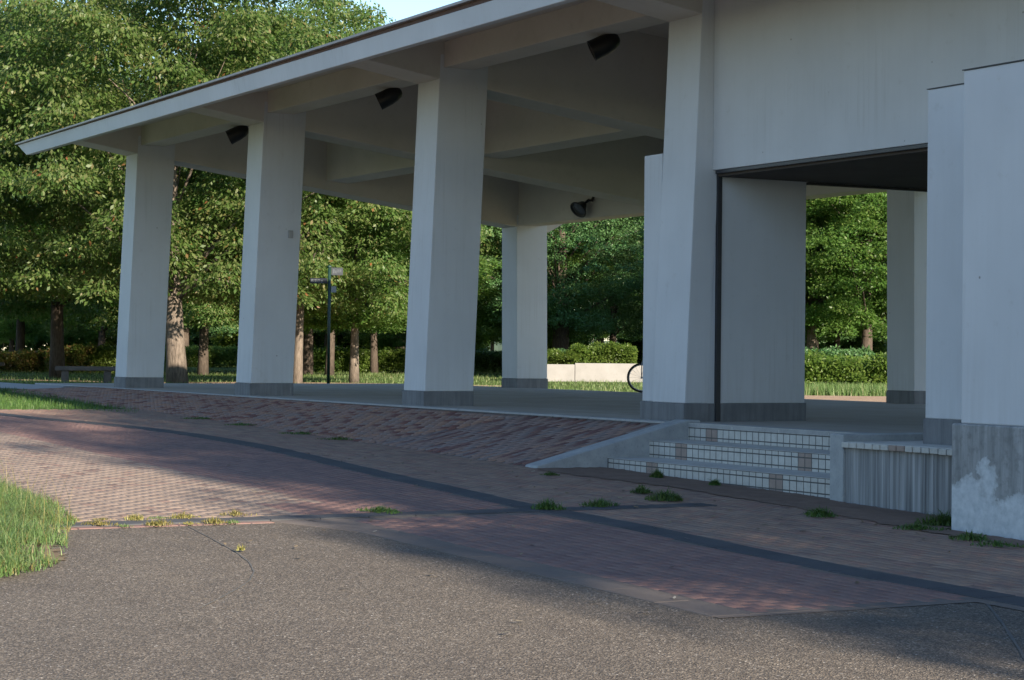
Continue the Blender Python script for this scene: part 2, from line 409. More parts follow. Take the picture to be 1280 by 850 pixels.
# ------------------------------------------------------------------ brick paving
BANDP = [(-14, -5.2), (-11, -4.75), (-9.6, -4.3), (-8, -3.98), (-6.3, -3.82), (-3.9, -3.83), (-1.5, -4.07), (.5, -4.29), (2.5, -4.46), (4.3, -4.64), (6.4, -4.66), (8, -4.79), (9.5, -4.86), (10.95, -4.80), (14, -4.80)]
def band(x):
    for (a, b), (c, d) in zip(BANDP, BANDP[1:]):
        if a <= x <= c:
            t = (x - a) / (c - a); return b + (d - b) * t
    return BANDP[0][1] if x < BANDP[0][0] else BANDP[-1][1]
BL, BW, JT = .212, .106, .0035
def brick_verts(l, w, h):
    c = .0012
    lo = [(-l/2, -w/2, -h), (l/2, -w/2, -h), (l/2, w/2, -h), (-l/2, w/2, -h)]
    mi = [(p[0], p[1], -c) for p in lo]
    to = [(p[0] - math.copysign(c, p[0]), p[1] - math.copysign(c, p[1]), 0) for p in lo]
    v = lo + mi + to; f = []
    for b in (0, 4): f += [(b+i, b+(i+1) % 4, b+4+(i+1) % 4, b+4+i) for i in range(4)]
    f.append((8, 9, 10, 11)); return np.array(v), np.array(f)
BV, BF = brick_verts(BL - JT, BW - JT, .045)
def brick_set(parent, items, limit=300):
    """items: (x,y,z,rotz,tilt_x,tilt_y,kind); the ones that show largest become parts, the rest one mass per kind"""
    items.sort(key=lambda q: (Vector(q[:3]) - CAM).length)
    meshes = {}; quota = limit
    vis = []; rest = {}
    for it in items:
        d = Vector(it[:3]) - CAM; zc = d.dot(FX); px = 640 + FPX * d.dot(RX) / zc; py = 425 - FPX * d.dot(UX) / zc
        if len(vis) < quota and 0 < px < 1280 and py < 850: vis.append(it)
        else: rest.setdefault(it[6], []).append(it)
    for it in vis:
        k = it[6]
        if k not in meshes: meshes[k] = fast_mesh('brick', BV, BF, BR[k][0])
        o = link('brick', meshes[k], parent, Vector(it[:3]) - parent.location); o.rotation_euler = (it[4], it[5], it[3])
    for k, L in rest.items():
        A = np.array([q[:6] for q in L]); n = len(A)
        c, s = np.cos(A[:, 3]), np.sin(A[:, 3])
        x = BV[None, :, 0] * c[:, None] - BV[None, :, 1] * s[:, None]; y = BV[None, :, 0] * s[:, None] + BV[None, :, 1] * c[:, None]
        z = BV[None, :, 2] - x * np.tan(A[:, 5])[:, None] + y * np.tan(A[:, 4])[:, None]
        P = np.stack([x + A[:, 0:1], y + A[:, 1:2], z + A[:, 2:3]], -1).reshape(-1, 3) - np.array(parent.location)
        F = (BF[None] + (np.arange(n) * len(BV))[:, None, None]).reshape(-1, 4)
        o = link('brick_mass', fast_mesh('brick_mass', P, F, BR[k][1]), parent); o['kind'] = 'stuff'
def visible(x, y, z, m=120):
    d = Vector((x, y, z)) - CAM; zc = d.dot(FX)
    if zc < 1: return False
    px = 640 + FPX * d.dot(RX) / zc; py = 425 - FPX * d.dot(UX) / zc
    return -m * 2 < px < 1280 + m * 2 and py < 850 + m
paving = sheet('brick_paving', lambda x, y: True, frange(-13.8, 14, 56), frange(-10.8, -1.25, 20), 0.0038, BED)
for q in paving.data.vertices: q.co.z += .003 * mnoise.noise((q.co.x * .55, q.co.y * .55, 3.1))
# bed must stop where the asphalt begins
bm = bmesh.new(); bm.from_mesh(paving.data)
dead = [f for f in bm.faces if (f.calc_center_median().x > 10.95 and f.calc_center_median().y < -4.9) or (f.calc_center_median().x > 4.9 and f.calc_center_median().y < -7.0)]
bmesh.ops.delete(bm, geom=dead, context='FACES'); bm.to_mesh(paving.data); bm.free()
XB, XC = 4.72, 5.0        # the cross band of dark stone
def field_ok(x, y):
    b = band(x)
    if abs(y - b) < .17: return None
    if x < -13.8 or x > 13.9: return None
    if y > b:
        top = -2.22 if x < .35 else (-1.40 if x < 4.8 else (-1.5 if x < 7.4 else -2.2))
        if x < .05: top = -2.2
        return 'buff_brick' if y < top else None
    if XB - .1 < x < XC + .1: return None
    if x < XB: return 'pink_brick' if y < -6.25 and x < 3.6 else ('red_brick' if y > -6.9 else 'pink_brick')
    if x > XC and y > -6.7 and x < 10.83: return 'red_brick'
    return None
items = []
r = random.Random(3); nrow = int((10.6 - 1.2) / BW)
for j in range(nrow):
    y = -1.25 - (j + .5) * BW; off = (j % 2) * BL / 2
    for i in range(-66, 68):
        x = i * BL + off + 0.0; k = field_ok(x, y)
        if k is None: continue
        z = g(x, y) + .0066 + .003 * mnoise.noise((x * .55, y * .55, 3.1))
        if not visible(x, y, z): continue
        items.append((x + r.uniform(-.001, .001), y + r.uniform(-.001, .001), z + r.uniform(-.0010, .0006), r.uniform(-.006, .006), r.uniform(-.004, .004), .0195 + r.uniform(-.0025, .0025), k))
brick_set(paving, items)
# dark stone bands and border strips, laid stone by stone
def strip(path, width, m, name, parent, seg=.45, top=.0115, joint=.007):
    pts = [Vector((p[0], p[1], 0)) for p in path]; L = []
    for a, b in zip(pts, pts[1:]):
        n = max(1, round((b - a).length / seg)); L += [a + (b - a) * (k / n) for k in range(n)]
    L.append(pts[-1])
    for i in range(len(L) - 1):
        a, b = L[i], L[i+1]; t = (b - a).normalized(); nn = Vector((-t.y, t.x, 0)) * (width / 2); jj = t * (joint / 2)
        c = (a + b) / 2
        if not visible(c.x, c.y, -.5, 200): continue
        q = [a + jj - nn, b - jj - nn, b - jj + nn, a + jj + nn]; h = r.uniform(-.0015, .0015)
        mb = MB().hexa([(p.x, p.y, g(p.x, p.y) - .05) for p in q], [(p.x, p.y, g(p.x, p.y) + top + h) for p in q])
        mb.build(name, m, parent, .004, seg=1)
strip([(x, band(x)) for x in frange(-13.8, 13.9, 56)], .29, DARKSTONE, 'band_stone', paving)
strip([(4.86, -2.9), (4.86, -10.4)], .27, DARKSTONE, 'band_stone', paving, top=.0145)
strip([(5.07, -7.33), (5.07, -10.2)], .13, BR['red_brick'][0], 'border_brick', paving, .212, .005)
strip([(5.02, -7.2), (6.0, -6.86), (10.95, -6.86)], .25, PALESTONE, 'border_stone', paving, .6, .006, .003)
strip([(10.9, -6.73), (10.9, -4.95)], .12, PALESTONE, 'border_stone', paving, .5, .0045, .003)

# ------------------------------------------------------------------ sloping brick apron in front of the hall
ramp = D.objects.new('brick_ramp', None); 
rp = MB()
for i in range(50):
    x0 = -24 + i * 24.12 / 50; x1 = -24 + (i + 1) * 24.12 / 50
    rp.v += [(x0, -2.22, g(x0, -2.2) - .02), (x1, -2.22, g(x1, -2.2) - .02), (x1, -.25, -.016), (x0, -.25, -.016)]
    n = i * 4; rp.f.append((n, n+1, n+2, n+3))
ramp = rp.build('brick_ramp', BED); ramp['kind'] = 'structure'
items = []
for i in range(-226, 1):
    x = (i - .5) * BW
    if x > -.02 + .1 or g(x, -2.2) > -.06: continue
    z0 = g(x, -2.2); sl = math.atan2(-z0, 1.94); ln = math.hypot(z0, 1.94); off = (i % 2) * BL / 2
    k = 0
    while True:
        d = k * BL + BL / 2 - off; k += 1
        if d > ln - BL * .45: break
        if d < BL * .1: continue
        t = d / ln; y = -2.2 + 1.94 * t; z = z0 + (-.002 - z0) * t
        items.append((x, y, z + r.uniform(-.002, .002), math.pi / 2 + r.uniform(-.004, .004), r.uniform(-.006, .006), -sl + r.uniform(-.005, .005), 'ramp_brick'))
brick_set(ramp, items)

# ------------------------------------------------------------------ the rest hall
S = 7.051
hall = empty('rest_hall', (0, 0, 0), 'large white open-sided concrete rest hall with leaning columns and deep beams', 'building')
def lean(z): return .042 * z
def beam_z(y): return 4.905 - .165 * (y - .2) if y < .2 else (4.905 - .13 * (y - .2) if y < 1 else 4.80 - .1345 * (y - 1) )
def ceil_z(y): return soff_z(y) if y < 3.2 else soff_z(3.2) - .11 * (y - 3.2)
def soff_z(y): return 5.14 + .165 * (y + 1.7)
# floor slab with an edge course of pale stone
fl = MB().box(-27.1, 16, .02, 9.68, -.9, -.012).box(-27.1, .2, -.06, .02, -.9, -.013).build('floor', GROUT, hall)
slab = {}
for j in range(8):
    y0 = -.055 + j * 1.2168; y1 = y0 + 1.21
    for i in range(18):
        x0 = -27.1 + i * 2.39; x1 = x0 + 2.384
        if y0 < 0 and x0 > -1.5:
            y0_ = .022
        else: y0_ = y0
        k = (round(y1 - y0_, 3))
        if k not in slab:
            q = MB().box(0, 2.384, 0, y1 - y0_, -.012, 0); dd = D.meshes.new('floor_slab'); dd.from_pydata(q.v, [], q.f); dd.update(); bq = bmesh.new(); bq.from_mesh(dd); bmesh.ops.recalc_face_normals(bq, faces=bq.faces); bq.to_mesh(dd); bq.free(); dd.materials.append(FLOOR); slab[k] = dd
        link('floor_slab', slab[k], fl, (x0, y0_, random.uniform(-.0008, .0008)))
ed = D.objects.new('edge_course', None)
for i in range(30):
    x0 = -27.0 + i * .9; x1 = min(x0 + .894, .12)
    if x1 - x0 < .1: continue
    MB().box(x0, x1, -.27, -.064, -.12, .004).build('edge_stone', EDGE, hall, .008, seg=1)
MB().box(-27.1, .1, -.25, -.07, -.9, -.125).build('slab_edge', PLINTH, hall)
for i in range(18):
    x0 = .4 + i * .9
    MB().box(x0, x0 + .894, -.20, .016, -.05, .003).build('edge_stone', EDGE, hall, .006, seg=1)
for i in range(14):   # back edge
    pass
def column(x, y0, depth, w, ln, top_fn, plw=.012):
    zt = top_fn
    b = [(x - w, y0, .218), (x, y0, .218), (x, y0 + depth, .218), (x - w, y0 + depth, .218)]
    def tp(px, py):
        yy = py; z = 5.28 if ln > 0 else beam_z(py) + .3
        return (px, py + ln * z, z)
    t = [tp(x - w, y0), tp(x, y0), tp(x, y0 + depth), tp(x - w, y0 + depth)]
    b = [(p[0], p[1] + ln * .218, .218) for p in b]
    c = MB().hexa(b, t).build('column', PAINT, hall, .012)
    q = plw
    MB().box(x - w - q, x + q, y0 - q, y0 + depth + q, -.02, .218).build('plinth', PLINTH, c, .008)
    return c
for k in (1, 2, 3):
    column(-S * k, 0, .82, .73, .042, None)
for k in (1, 2, 3):
    column(-S * k, 9.31, .80, .73, -.012, None)
# the wide pier at the stair with the low wing wall beside it
c = column(0, 0, .34, .73, .042, None); c.name = 'pier'
wing = MB().box(-1.15, -.74, .13, .93, .218, 3.28).build('wing_wall', PAINT, hall, .012)
MB().box(-1.165, -.745, .105, .945, -.02, .218).build('plinth', PLINTH, wing, .008)
# transverse frames: bracket in front, deep beam to the back column
def frame(x, xw):
    prof = []
    ys = [-1.47, .2, 1.0, 5, 9.31, 10.1, 11.2]
    lowz = [soff_z(-1.47) , beam_z(.2), beam_z(1.0), beam_z(5), 3.70, 3.60, 4.2]
    prof = list(zip(ys, lowz)) + [(11.2, 4.6), (9.9, ceil_z(9.9) + .03), (3.2, ceil_z(3.2) + .03), (-1.47, soff_z(-1.47) + .03)]
    return MB().prism_x(prof, x - xw + .004, x - .004).build('frame_beam', SOFFIT, hall, .012)
for k in (1, 2, 3): frame(-S * k, .73)
# pier frame: its bracket only, the beam behind runs above the wall
MB().prism_x([(-1.47, soff_z(-1.47)), (.2, beam_z(.2)), (1.0, beam_z(1.)), (9.3, 3.70), (9.3, ceil_z(9.3) + .03), (3.2, ceil_z(3.2) + .03), (-1.47, soff_z(-1.47) + .03)], -.726, -.004).build('frame_beam', SOFFIT, hall, .012)
# longitudinal beams, one length per bay
def bay(k): return (-S * (k + 1) - .002, -S * k - .728)
for k in range(3):
    a, b = bay(k)
    MB().box(a, b, .28, .80, 5.08, 5.49).build('front_beam', SOFFIT, hall, .01)
    MB().hexa([(a, 4.5, 4.53), (b, 4.5, 4.53), (b, 5.05, 4.50), (a, 5.05, 4.50)], [(a, 4.5, ceil_z(4.5) + .03), (b, 4.5, ceil_z(4.5) + .03), (b, 5.05, ceil_z(5.05) + .03), (a, 5.05, ceil_z(5.05) + .03)]).build('middle_beam', SOFFIT, hall, .01)
    MB().box(a, b, 9.30, 9.86, 3.74, 5.05).build('back_beam', SOFFIT, hall, .01)
# ceiling slab and front soffit, roof skin, fascia
MB().prism_x([(.325, ceil_z(.325)), (3.2, ceil_z(3.2)), (9.9, ceil_z(9.9)), (9.9, ceil_z(9.9) + .06), (3.2, ceil_z(3.2) + .06), (.325, ceil_z(.325) + .05)], -21.95, 16).build('ceiling', SOFFIT, hall)
MB().prism_x([(-1.58, soff_z(-1.58)), (.32, soff_z(.32)), (.32, soff_z(.32) + .05), (-1.58, soff_z(-1.58) + .05)], -22.75, 16).build('soffit', SOFFIT, hall)
roof = MB()
roof.prism_x([(-1.74, 5.21), (3.6, 6.12), (11.3, 4.86), (11.3, 4.74), (9.95, 5.0), (3.4, 6.02), (-1.5, 5.24)], -22.72, 16).build('roof', ROOFMETAL, hall)
# fascia with a raked end
fs = MB(); fs.hexa([(-22.75, -1.70, 4.895), (16, -1.70, 4.895), (16, -1.58, 4.895), (-22.70, -1.58, 4.895)], [(-23.32, -1.735, 5.145), (16, -1.735, 5.145), (16, -1.58, 5.145), (-23.2, -1.58, 5.145)])
fs.build('fascia', PAINT, hall, .008)
bb = MB(); bb.hexa([(-23.28, -1.715, 5.147), (16, -1.715, 5.147), (16, -1.6, 5.147), (-23.2, -1.6, 5.147)], [(-23.30, -1.715, 5.151), (16, -1.715, 5.262), (16, -1.6, 5.262), (-23.2, -1.6, 5.151)])
bb.build('roof_board', BROWNBOARD, hall)
rc = MB(); rc.hexa([(-23.34, -1.79, 5.1525), (16, -1.79, 5.264), (16, -1.6, 5.264), (-23.2, -1.6, 5.1525)], [(-23.30, -1.79, 5.182), (16, -1.79, 5.302), (16, -1.6, 5.33), (-23.2, -1.6, 5.21)])
rc.build('roof_cap', ROOFMETAL, hall)
# enclosed right-hand block: front wall above the opening, low ceiling, inner walls
MB().box(.0, 16, .38, .62, 3.03, 5.62).build('front_wall', PAINT, hall, .008)
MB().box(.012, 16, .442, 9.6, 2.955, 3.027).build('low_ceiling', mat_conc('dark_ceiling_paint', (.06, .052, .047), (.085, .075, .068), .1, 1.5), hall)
MB().box(-.72, .006, .51, 1.775, .218, 3.02).build('inner_wall', PAINT, hall, .008)
MB().box(-.70, .02, .512, 1.79, -.02, .218).build('inner_plinth', PLINTH, hall, .006)
MB().box(-.70, -.002, .86, 9.3, 3.26, 4.0).build('inner_beam', SOFFIT, hall)
MB().box(-.03, -.003, .25, .435, .218, 3.1).build('jamb', PAINT, hall)
MB().box(-.03, .007, .30, .437, -.02, .217).build('jamb_plinth', PLINTH, hall)
MB().box(-.02, .03, .44, .505, .0, 3.02).build('door_frame', DARKMETAL, hall, .004)
MB().box(.052, 16, .385, .44, 2.985, 3.026).build('lintel_trim', DARKMETAL, hall, .004)
MB().box(-.03, .04, 1.78, 9.5, 2.92, 2.952).build('ceiling_trim', DARKMETAL, hall, .003)
MB().box(9.5, 16, .64, 9.4, 0, 2.95).build('sun_blocker', PAINT, hall)  # unseen solid block, added to stop sun reaching the floor through the passage
# low switch box on the second column
MB().box(-2*S, -2*S + .03, .70, .79, 2.84, 2.98).build('outlet_box', mat_metal('grey_plastic', (.36, .36, .36), .5), hall, .006)
# walls at the right: a low wing by the planter, then the tall end wall on its stained base
w1 = empty('wing_wall', (5.62, -1.0, 0), 'white wall panel behind the ribbed planter, narrower and set back from the end wall', 'wall')
MB().box(5.63, 9.4, -1.0, -.45, .226, 3.31).build('panel', PAINT, w1, .01)
MB().box(5.615, 9.4, -1.015, -.44, -.6, .226).build('plinth', PLINTH, w1, .008)
MB().box(5.622, 9.4, -1.008, -.44, 3.312, 3.32).build('coping', DARKMETAL, w1)
w2 = empty('end_wall', (7.45, -2.2, -.65), 'tall white end wall on a blotched concrete base at the right', 'wall')
MB().box(7.47, 16, -2.15, -1.1, .25, 3.195).build('panel', PAINT, w2, .012)
MB().box(7.40, 16, -2.19, -1.1, -1.2, .25).build('stained_base', STAIN, w2, .015)
MB().box(7.46, 16, -2.16, -1.09, 3.197, 3.205).build('coping', DARKMETAL, w2)

# ------------------------------------------------------------------ tiled stair
stair = empty('tiled_stair', (.4, -.2, -.5), 'three wide concrete steps faced with small pale tiles', 'steps')
PIT = .1168
tile_full = None
def tile_mesh(name, w, h, m):
    me = MB().box(-w/2, w/2, -.012, 0, -h/2, h/2)
    d = D.meshes.new(name); d.from_pydata(me.v, [], me.f); d.update()
    bm = bmesh.new(); bm.from_mesh(d); bmesh.ops.recalc_face_normals(bm, faces=bm.faces)
    bmesh.ops.bevel(bm, geom=[e for e in bm.edges if all(v.co.y < -.006 for v in e.verts)], offset=.0012, segments=1, affect='EDGES')
    bm.to_mesh(d); bm.free(); d.materials.append(m); return d
GJ = .013
TM = {(m.name, h): tile_mesh('tile', PIT - GJ, h - GJ, m) for m in (TILE, TANTILE) for h in (.052, .103, .045)}
rows = [(-.026, .052), (-.1035, .103), (-.1775, .045)]
def tans(ps): return ps
STEPS = [(-.20, 0.0, .30, [(.79, 1.04), (3.18, 3.42)]), (-.74, -.2, .37, [(.95, 1.2), (3.26, 3.52)]), (-1.31, -.392, .42, [(1.27, 1.5), (3.56, 3.8)])]
for (yf, zt, xs, tn) in STEPS:
    bk = {-.20: .0, -.74: -.205, -1.31: -.745}[yf]
    st = MB().box(.36, 4.79, yf + .004, bk, -.95, zt - .005).build('step', GROUT, stair)
    MB().box(.36, 4.79, yf - .002, bk - (.0 if yf < -.3 else .02), zt - .0045, zt + .001).build('tread', TREAD, st, .003, seg=1)
    n = int((4.78 - xs) / PIT)
    for i in range(n):
        x = xs + (i + .5) * PIT
        m = TANTILE if any(a - .01 < x < b + .01 for a, b in tn) else TILE
        for (dz, h) in rows[1:2]:
            if zt + dz + h / 2 < g(x, yf): continue
            o = link('tile', TM[(m.name, h)], st); o.location = (x - .4, yf + .2 + .0135, zt + dz + .5 - .004)
    for (dz, h) in (rows[0], rows[2]):
        for m in (TILE, TANTILE):
            vs, fs = [], []
            src = TM[(m.name, h)]; sv = [v.co.copy() for v in src.vertices]; sf = [tuple(p.vertices) for p in src.polygons]
            for i in range(n):
                x = xs + (i + .5) * PIT
                mm = TANTILE if any(a - .01 < x < b + .01 for a, b in tn) else TILE
                if mm is not m or zt + dz + h / 2 < g(x, yf): continue
                b0 = len(vs); vs += [(v.x + x - .4, v.y + yf + .2135, v.z + zt + dz + .496) for v in sv]; fs += [tuple(q + b0 for q in f) for f in sf]
            if not vs: continue
            me = D.meshes.new('tile_course'); me.from_pydata(vs, [], fs); me.update(); me.materials.append(m)
            o = link('tile_course', me, st); o['kind'] = 'stuff'
# sloping cheek wall on the left of the stair
ck = MB(); 
prof = [(-2.28, -.62), (-2.22, -.47), (-2.10, -.44), (-.34, .0), (-.20, .03), (-.03, .03), (-.03, -.9), (-2.28, -.9)]
ck.prism_x(prof, .10, .40); o = ck.build('cheek_wall', CHEEK, None, .012)
tag(o, 'low sloping concrete cheek wall between the brick slope and the tiled steps', 'wall')
# square end post and the planter beside it
o = MB().box(4.79, 5.0, -1.47, -.22, -1.0, .055).build('end_post', CHEEK, None, .01); tag(o, 'smooth square-ended grey concrete wall closing the right end of the steps', 'wall')
pl = empty('planter_wall', (5.0, -1.44, -.6), 'low vertically streaked concrete retaining wall with a tiled top edge', 'wall')
mb = MB(); x = 5.004; rr = random.Random(5); prof = []
while x < 7.42:
    w = rr.uniform(.05, .12); d = rr.uniform(0, .018); prof += [(x, -1.455 + d), (min(x + w, 7.46) - .006, -1.455 + d)]; x += w
mb.prism_z([(5.004, -1.2)] + prof + [(7.46, -1.2)], -1.2, -.055); 
n = len(mb.v); mb.build('ribbed_face', BOARD, pl)
MB().box(5.004, 7.6, -1.44, -.21, -.054, -.012).build('top_slab', TREAD, pl, .004)
me = MB().box(-.052, .052, -.03, .01, -.03, .022)
dm = D.meshes.new('tile'); dm.from_pydata(me.v, [], me.f); bm = bmesh.new(); bm.from_mesh(dm); bmesh.ops.recalc_face_normals(bm, faces=bm.faces); bmesh.ops.bevel(bm, geom=bm.edges[:], offset=.004, segments=1, affect='EDGES'); bm.to_mesh(dm); bm.free(); dm.materials.append(TILE)
dm2 = dm.copy(); dm2.materials.clear(); dm2.materials.append(TANTILE)
for i in range(20):
    o = link('tile', dm2 if i in (6, 7, 15, 16) else dm, pl); o.location = (.07 + i * .1168, -.035, .575 - .012 + (.0 if i < 12 else -.004)); o.rotation_euler = (0, 0, rr.uniform(-.02, .02))

# ------------------------------------------------------------------ lamps under the roof
def spotlight(x, y, z, label):
    e = empty('spotlight', (x, y, z), label, 'lamp', 'black floodlights under the roof beams'); y += 0
    ax = Vector((-.40, -.74, -.42)).normalized()
    MB().lathe([(.0, -.25), (.05, -.24), (.09, -.205), (.12, -.13), (.137, -.02), (.143, .15), (.146, .17), (.13, .17), (.125, .11), (0, .10)], (x, y, z), ax, 20).build('housing', BLACK, e, 0, True)
    MB().tube([(x, y, z + .02), (x - .05, y + .05, z + .2)], .022, 8).box(x - .11, x + .01, y - .01, y + .11, z + .2, z + .225).build('bracket', BLACK, e)
for i, (x, lab) in enumerate([(-3.0, 'largest black bullet floodlight, nearest the stair pier'), (-9.75, 'black bullet floodlight under the beam left of the nearest free column'), (-16.5, 'smallest black bullet floodlight, in the bay by the far left column')]):
    spotlight(x, .62, 4.93, lab)
e = empty('spotlight', (-18.0, 9.1, 4.0), 'black open-faced floodlight on an arm at the back beam', 'lamp', 'black floodlights under the roof beams')
ax = Vector((.2, -.75, -.62)).normalized(); o3 = Vector((-18.0, 9.12, 3.98))
MB().lathe([(0, -.12), (.07, -.115), (.10, -.06), (.14, .03), (.20, .10), (.205, .12), (.175, .12), (.15, .08)], o3, ax, 20).build('housing', BLACK, e, 0, True)
MB().lathe([(0, .085), (.165, .09), (.17, .085)], o3, ax, 20).build('lens', LENS, e, 0, True)
MB().tube([o3 - ax * .1, o3 - ax * .14 + Vector((.14, .02, .06)), o3 + Vector((.28, .1, .12)), o3 + Vector((.33, .16, .28))], .03, 8).box(-17.78, -17.58, 9.24, 9.297, 4.2, 4.36).build('arm', BLACK, e)

# ------------------------------------------------------------------ leaves and grass
def leaf_cloud(centers, radii, nper, size, droop, rng, flat=.6, up=.35):
    """many small folded leaf faces gathered in clumps"""
    n = int(nper.sum()); idx = np.repeat(np.arange(len(centers)), nper)
    d = rng.normal(size=(n, 3)); d /= np.linalg.norm(d, axis=1)[:, None]
    d[:, 2] = np.where(d[:, 2] < -.25, -d[:, 2] * .5, d[:, 2])
    rad = radii[idx] * rng.uniform(.45, 1.0, n) ** .6
    p = centers[idx] + d * rad[:, None] * np.array([1, 1, flat])
    # leaf axis points outwards and hangs down
    ax = d * np.array([1, 1, .4]) + rng.normal(size=(n, 3)) * .45; ax[:, 2] -= droop; ax /= np.linalg.norm(ax, axis=1)[:, None]
    nor = d + rng.normal(size=(n, 3)) * .5; nor[:, 2] += up
    sd_ = np.cross(ax, nor); sd_ /= np.linalg.norm(sd_, axis=1)[:, None] + 1e-9
    up_ = np.cross(sd_, ax)
    L = size * rng.uniform(.65, 1.35, n)[:, None]; Wd = L * rng.uniform(.2, .3, n)[:, None]
    a = p; b = p + ax * L * .45 + sd_ * Wd - up_ * Wd * .35; c_ = p + ax * L; e_ = p + ax * L * .45 - sd_ * Wd - up_ * Wd * .35
    V = np.stack([a, b, c_, e_], 1).reshape(-1, 3); F = np.arange(n * 4).reshape(-1, 4)
    return V, F
def tree_meshes(kind, seed, H, R, clear, nleaf, size, droop, leafm, barkm, trunk_r, flat=.6, nclump=150, fork=.5, low=0.):
    rng = np.random.default_rng(seed)
    ch = H - clear
    C = []; tries = 0
    while len(C) < nclump and tries < 30000:
        tries += 1
        q = rng.uniform(-1, 1, 3); rr_ = np.linalg.norm(q)
        if rr_ > 1 or rr_ < .35: continue
        # crown wider in its lower half
        zz = (q[2] + 1) / 2; wid = (1 - max(0, zz - .3) ** 1.6 * .9) * (.8 + .2 * min(1, zz / .2)) * (1.25 if zz < .3 else 1.0)
        p = np.array([q[0] * R * wid, q[1] * R * wid, clear + ch * (.06 + .94 * zz)])
        if all(np.linalg.norm((p - c) * np.array([1, 1, 1.25])) > R * .17 for c in C): C.append(p)
    for _ in range(30):
        an = rng.uniform(0, 6.283); rq = R * rng.uniform(.12, .85); C.append(np.array([rq * math.cos(an), rq * math.sin(an), clear + ch * rng.uniform(.015, .15)]))
    C = np.array(C); rad = rng.uniform(.10, .21, len(C)) * R
    w = rad ** 2; npp = np.maximum(20, (w / w.sum() * nleaf)).astype(int)
    V, F = leaf_cloud(C, rad, npp, size, droop, rng, flat)
    crown = fast_mesh('crown_' + kind, V, F, leafm)
    mb = MB(); bx, by = rng.uniform(-.25, .25, 2)
    n = 7; top = clear + ch * fork
    tp = [Vector((bx * math.sin(i / n * 2.2), by * math.sin(i / n * 1.7), top * i / n)) for i in range(n + 1)]
    tr = [trunk_r * (1.18 if i == 0 else 1.02 if i == 1 else 1.0) * (1 - .72 * (i / n) ** 1.2) for i in range(n + 1)]
    mb.tube(tp, tr, 10)
    for c in C[rng.permutation(len(C))[:26]]:
        k = int(np.clip((c[2] - R * .55) / top * n, max(1, math.ceil(clear / top * n)), n - 1)); s0 = tp[k]; e0 = Vector(c)
        mid = s0.lerp(e0, .5) + Vector((rng.uniform(-.2, .2), rng.uniform(-.2, .2), .12 * R * rng.uniform(.3, 1)))
        q1 = s0.lerp(mid, .5) + Vector((0, 0, .03 * R))
        r0 = tr[k] * rng.uniform(.18, .32)
        mb.tube([s0, q1, mid, mid.lerp(e0, .6), e0], [r0, r0 * .75, r0 * .5, r0 * .3, r0 * .12], 6)
    me = D.meshes.new('trunk_' + kind); me.from_pydata(mb.v, [], mb.f); me.update(); me.materials.append(barkm)
    for p in me.polygons: p.use_smooth = True
    return crown, me
KIND = {
 'olive':  tree_meshes('olive', 11, 13.0, 5.2, 1.9, 120000, .125, .9, L_OLIVE, BARK_A, .30, .85, 210),
 'olive2': tree_meshes('olive2', 12, 14.0, 5.6, 2.0, 120000, .125, .9, L_OLIVE, BARK_D, .30, .85, 210),
 'layered': tree_meshes('layered', 13, 8.0, 3.7, 1.5, 105000, .10, .25, L_GREEN, BARK_A, .17, .5, 180),
 'green': tree_meshes('green', 14, 11.0, 4.6, 1.5, 110000, .108, .35, L_GREEN, BARK_D, .22, .72, 190),
 'shade': tree_meshes('shade', 21, 12.0, 5.2, 1.7, 19000, .20, .35, L_DARK, BARK_D, .32, .55, 120),
 'dark':  tree_meshes('dark', 15, 12.0, 5.2, 1.7, 110000, .108, .35, L_DARK, BARK_D, .36, .75, 190),
}
def tree(px, dist, kind, sc=1.0, rot=0, label=None, group=None, loc=None, zs=1.0, name='tree', ts=1.0):
    p = at(px, dist) if loc is None else Vector((loc[0], loc[1], 0)); z = g(p.x, p.y) - .07
    e = empty(name, (p.x, p.y, z), label, 'tree', group); e.rotation_euler = (0, 0, rot); e.scale = (sc, sc, sc * zs)
    a, b = KIND[kind]
    link('trunk', b, e).scale = (ts, ts, 1); link('crown', a, e); return e
G1 = 'park trees close behind the hall'; G2 = 'trees in the second row of the park'; G3 = 'far trees along the edge of the park'
tree(72, 69, 'olive2', .98, .4, 'large tree with a dark trunk rising behind the stone bench', G1, ts=0.8)
tree(222, 59.4, 'olive', 1.1, 2.0, 'large tree with a thick sunlit trunk between the two leftmost columns', G1, ts=.84)
tree(372, 63.5, 'olive', .96, 4.1, 'large tree with its trunk half hidden by the second column', G1, ts=0.5)
tree(443, 66.5, 'layered', 1.05, 1.0, 'small layered bright green tree with a sunlit trunk right of the signpost', G1, ts=0.85)
tree(254, 84, 'olive2', .92, 3.0, 'tree with a dark trunk seen just right of the thick sunlit trunk', G2, ts=0.75)
tree(412, 85, 'green', 1.05, 5.0, 'green tree with its trunk right behind the signpost', G2, ts=0.8)
tree(700, 95, 'dark', 1.0, 1.4, 'dark tree with a thick forked trunk behind the white planter', G2, ts=1.2)
tree(1013, 77, 'layered', 1.3, 2.2, 'slim tree at the left edge of the gap in the right-hand passage', G1)
tree(1083, 75, 'green', 1.05, .3, 'bright green tree behind the hedge in the right-hand passage', G1)
tree(497, 128, 'layered', .8, .6, 'slender young tree on the far lawn left of the nearest free column', G2)
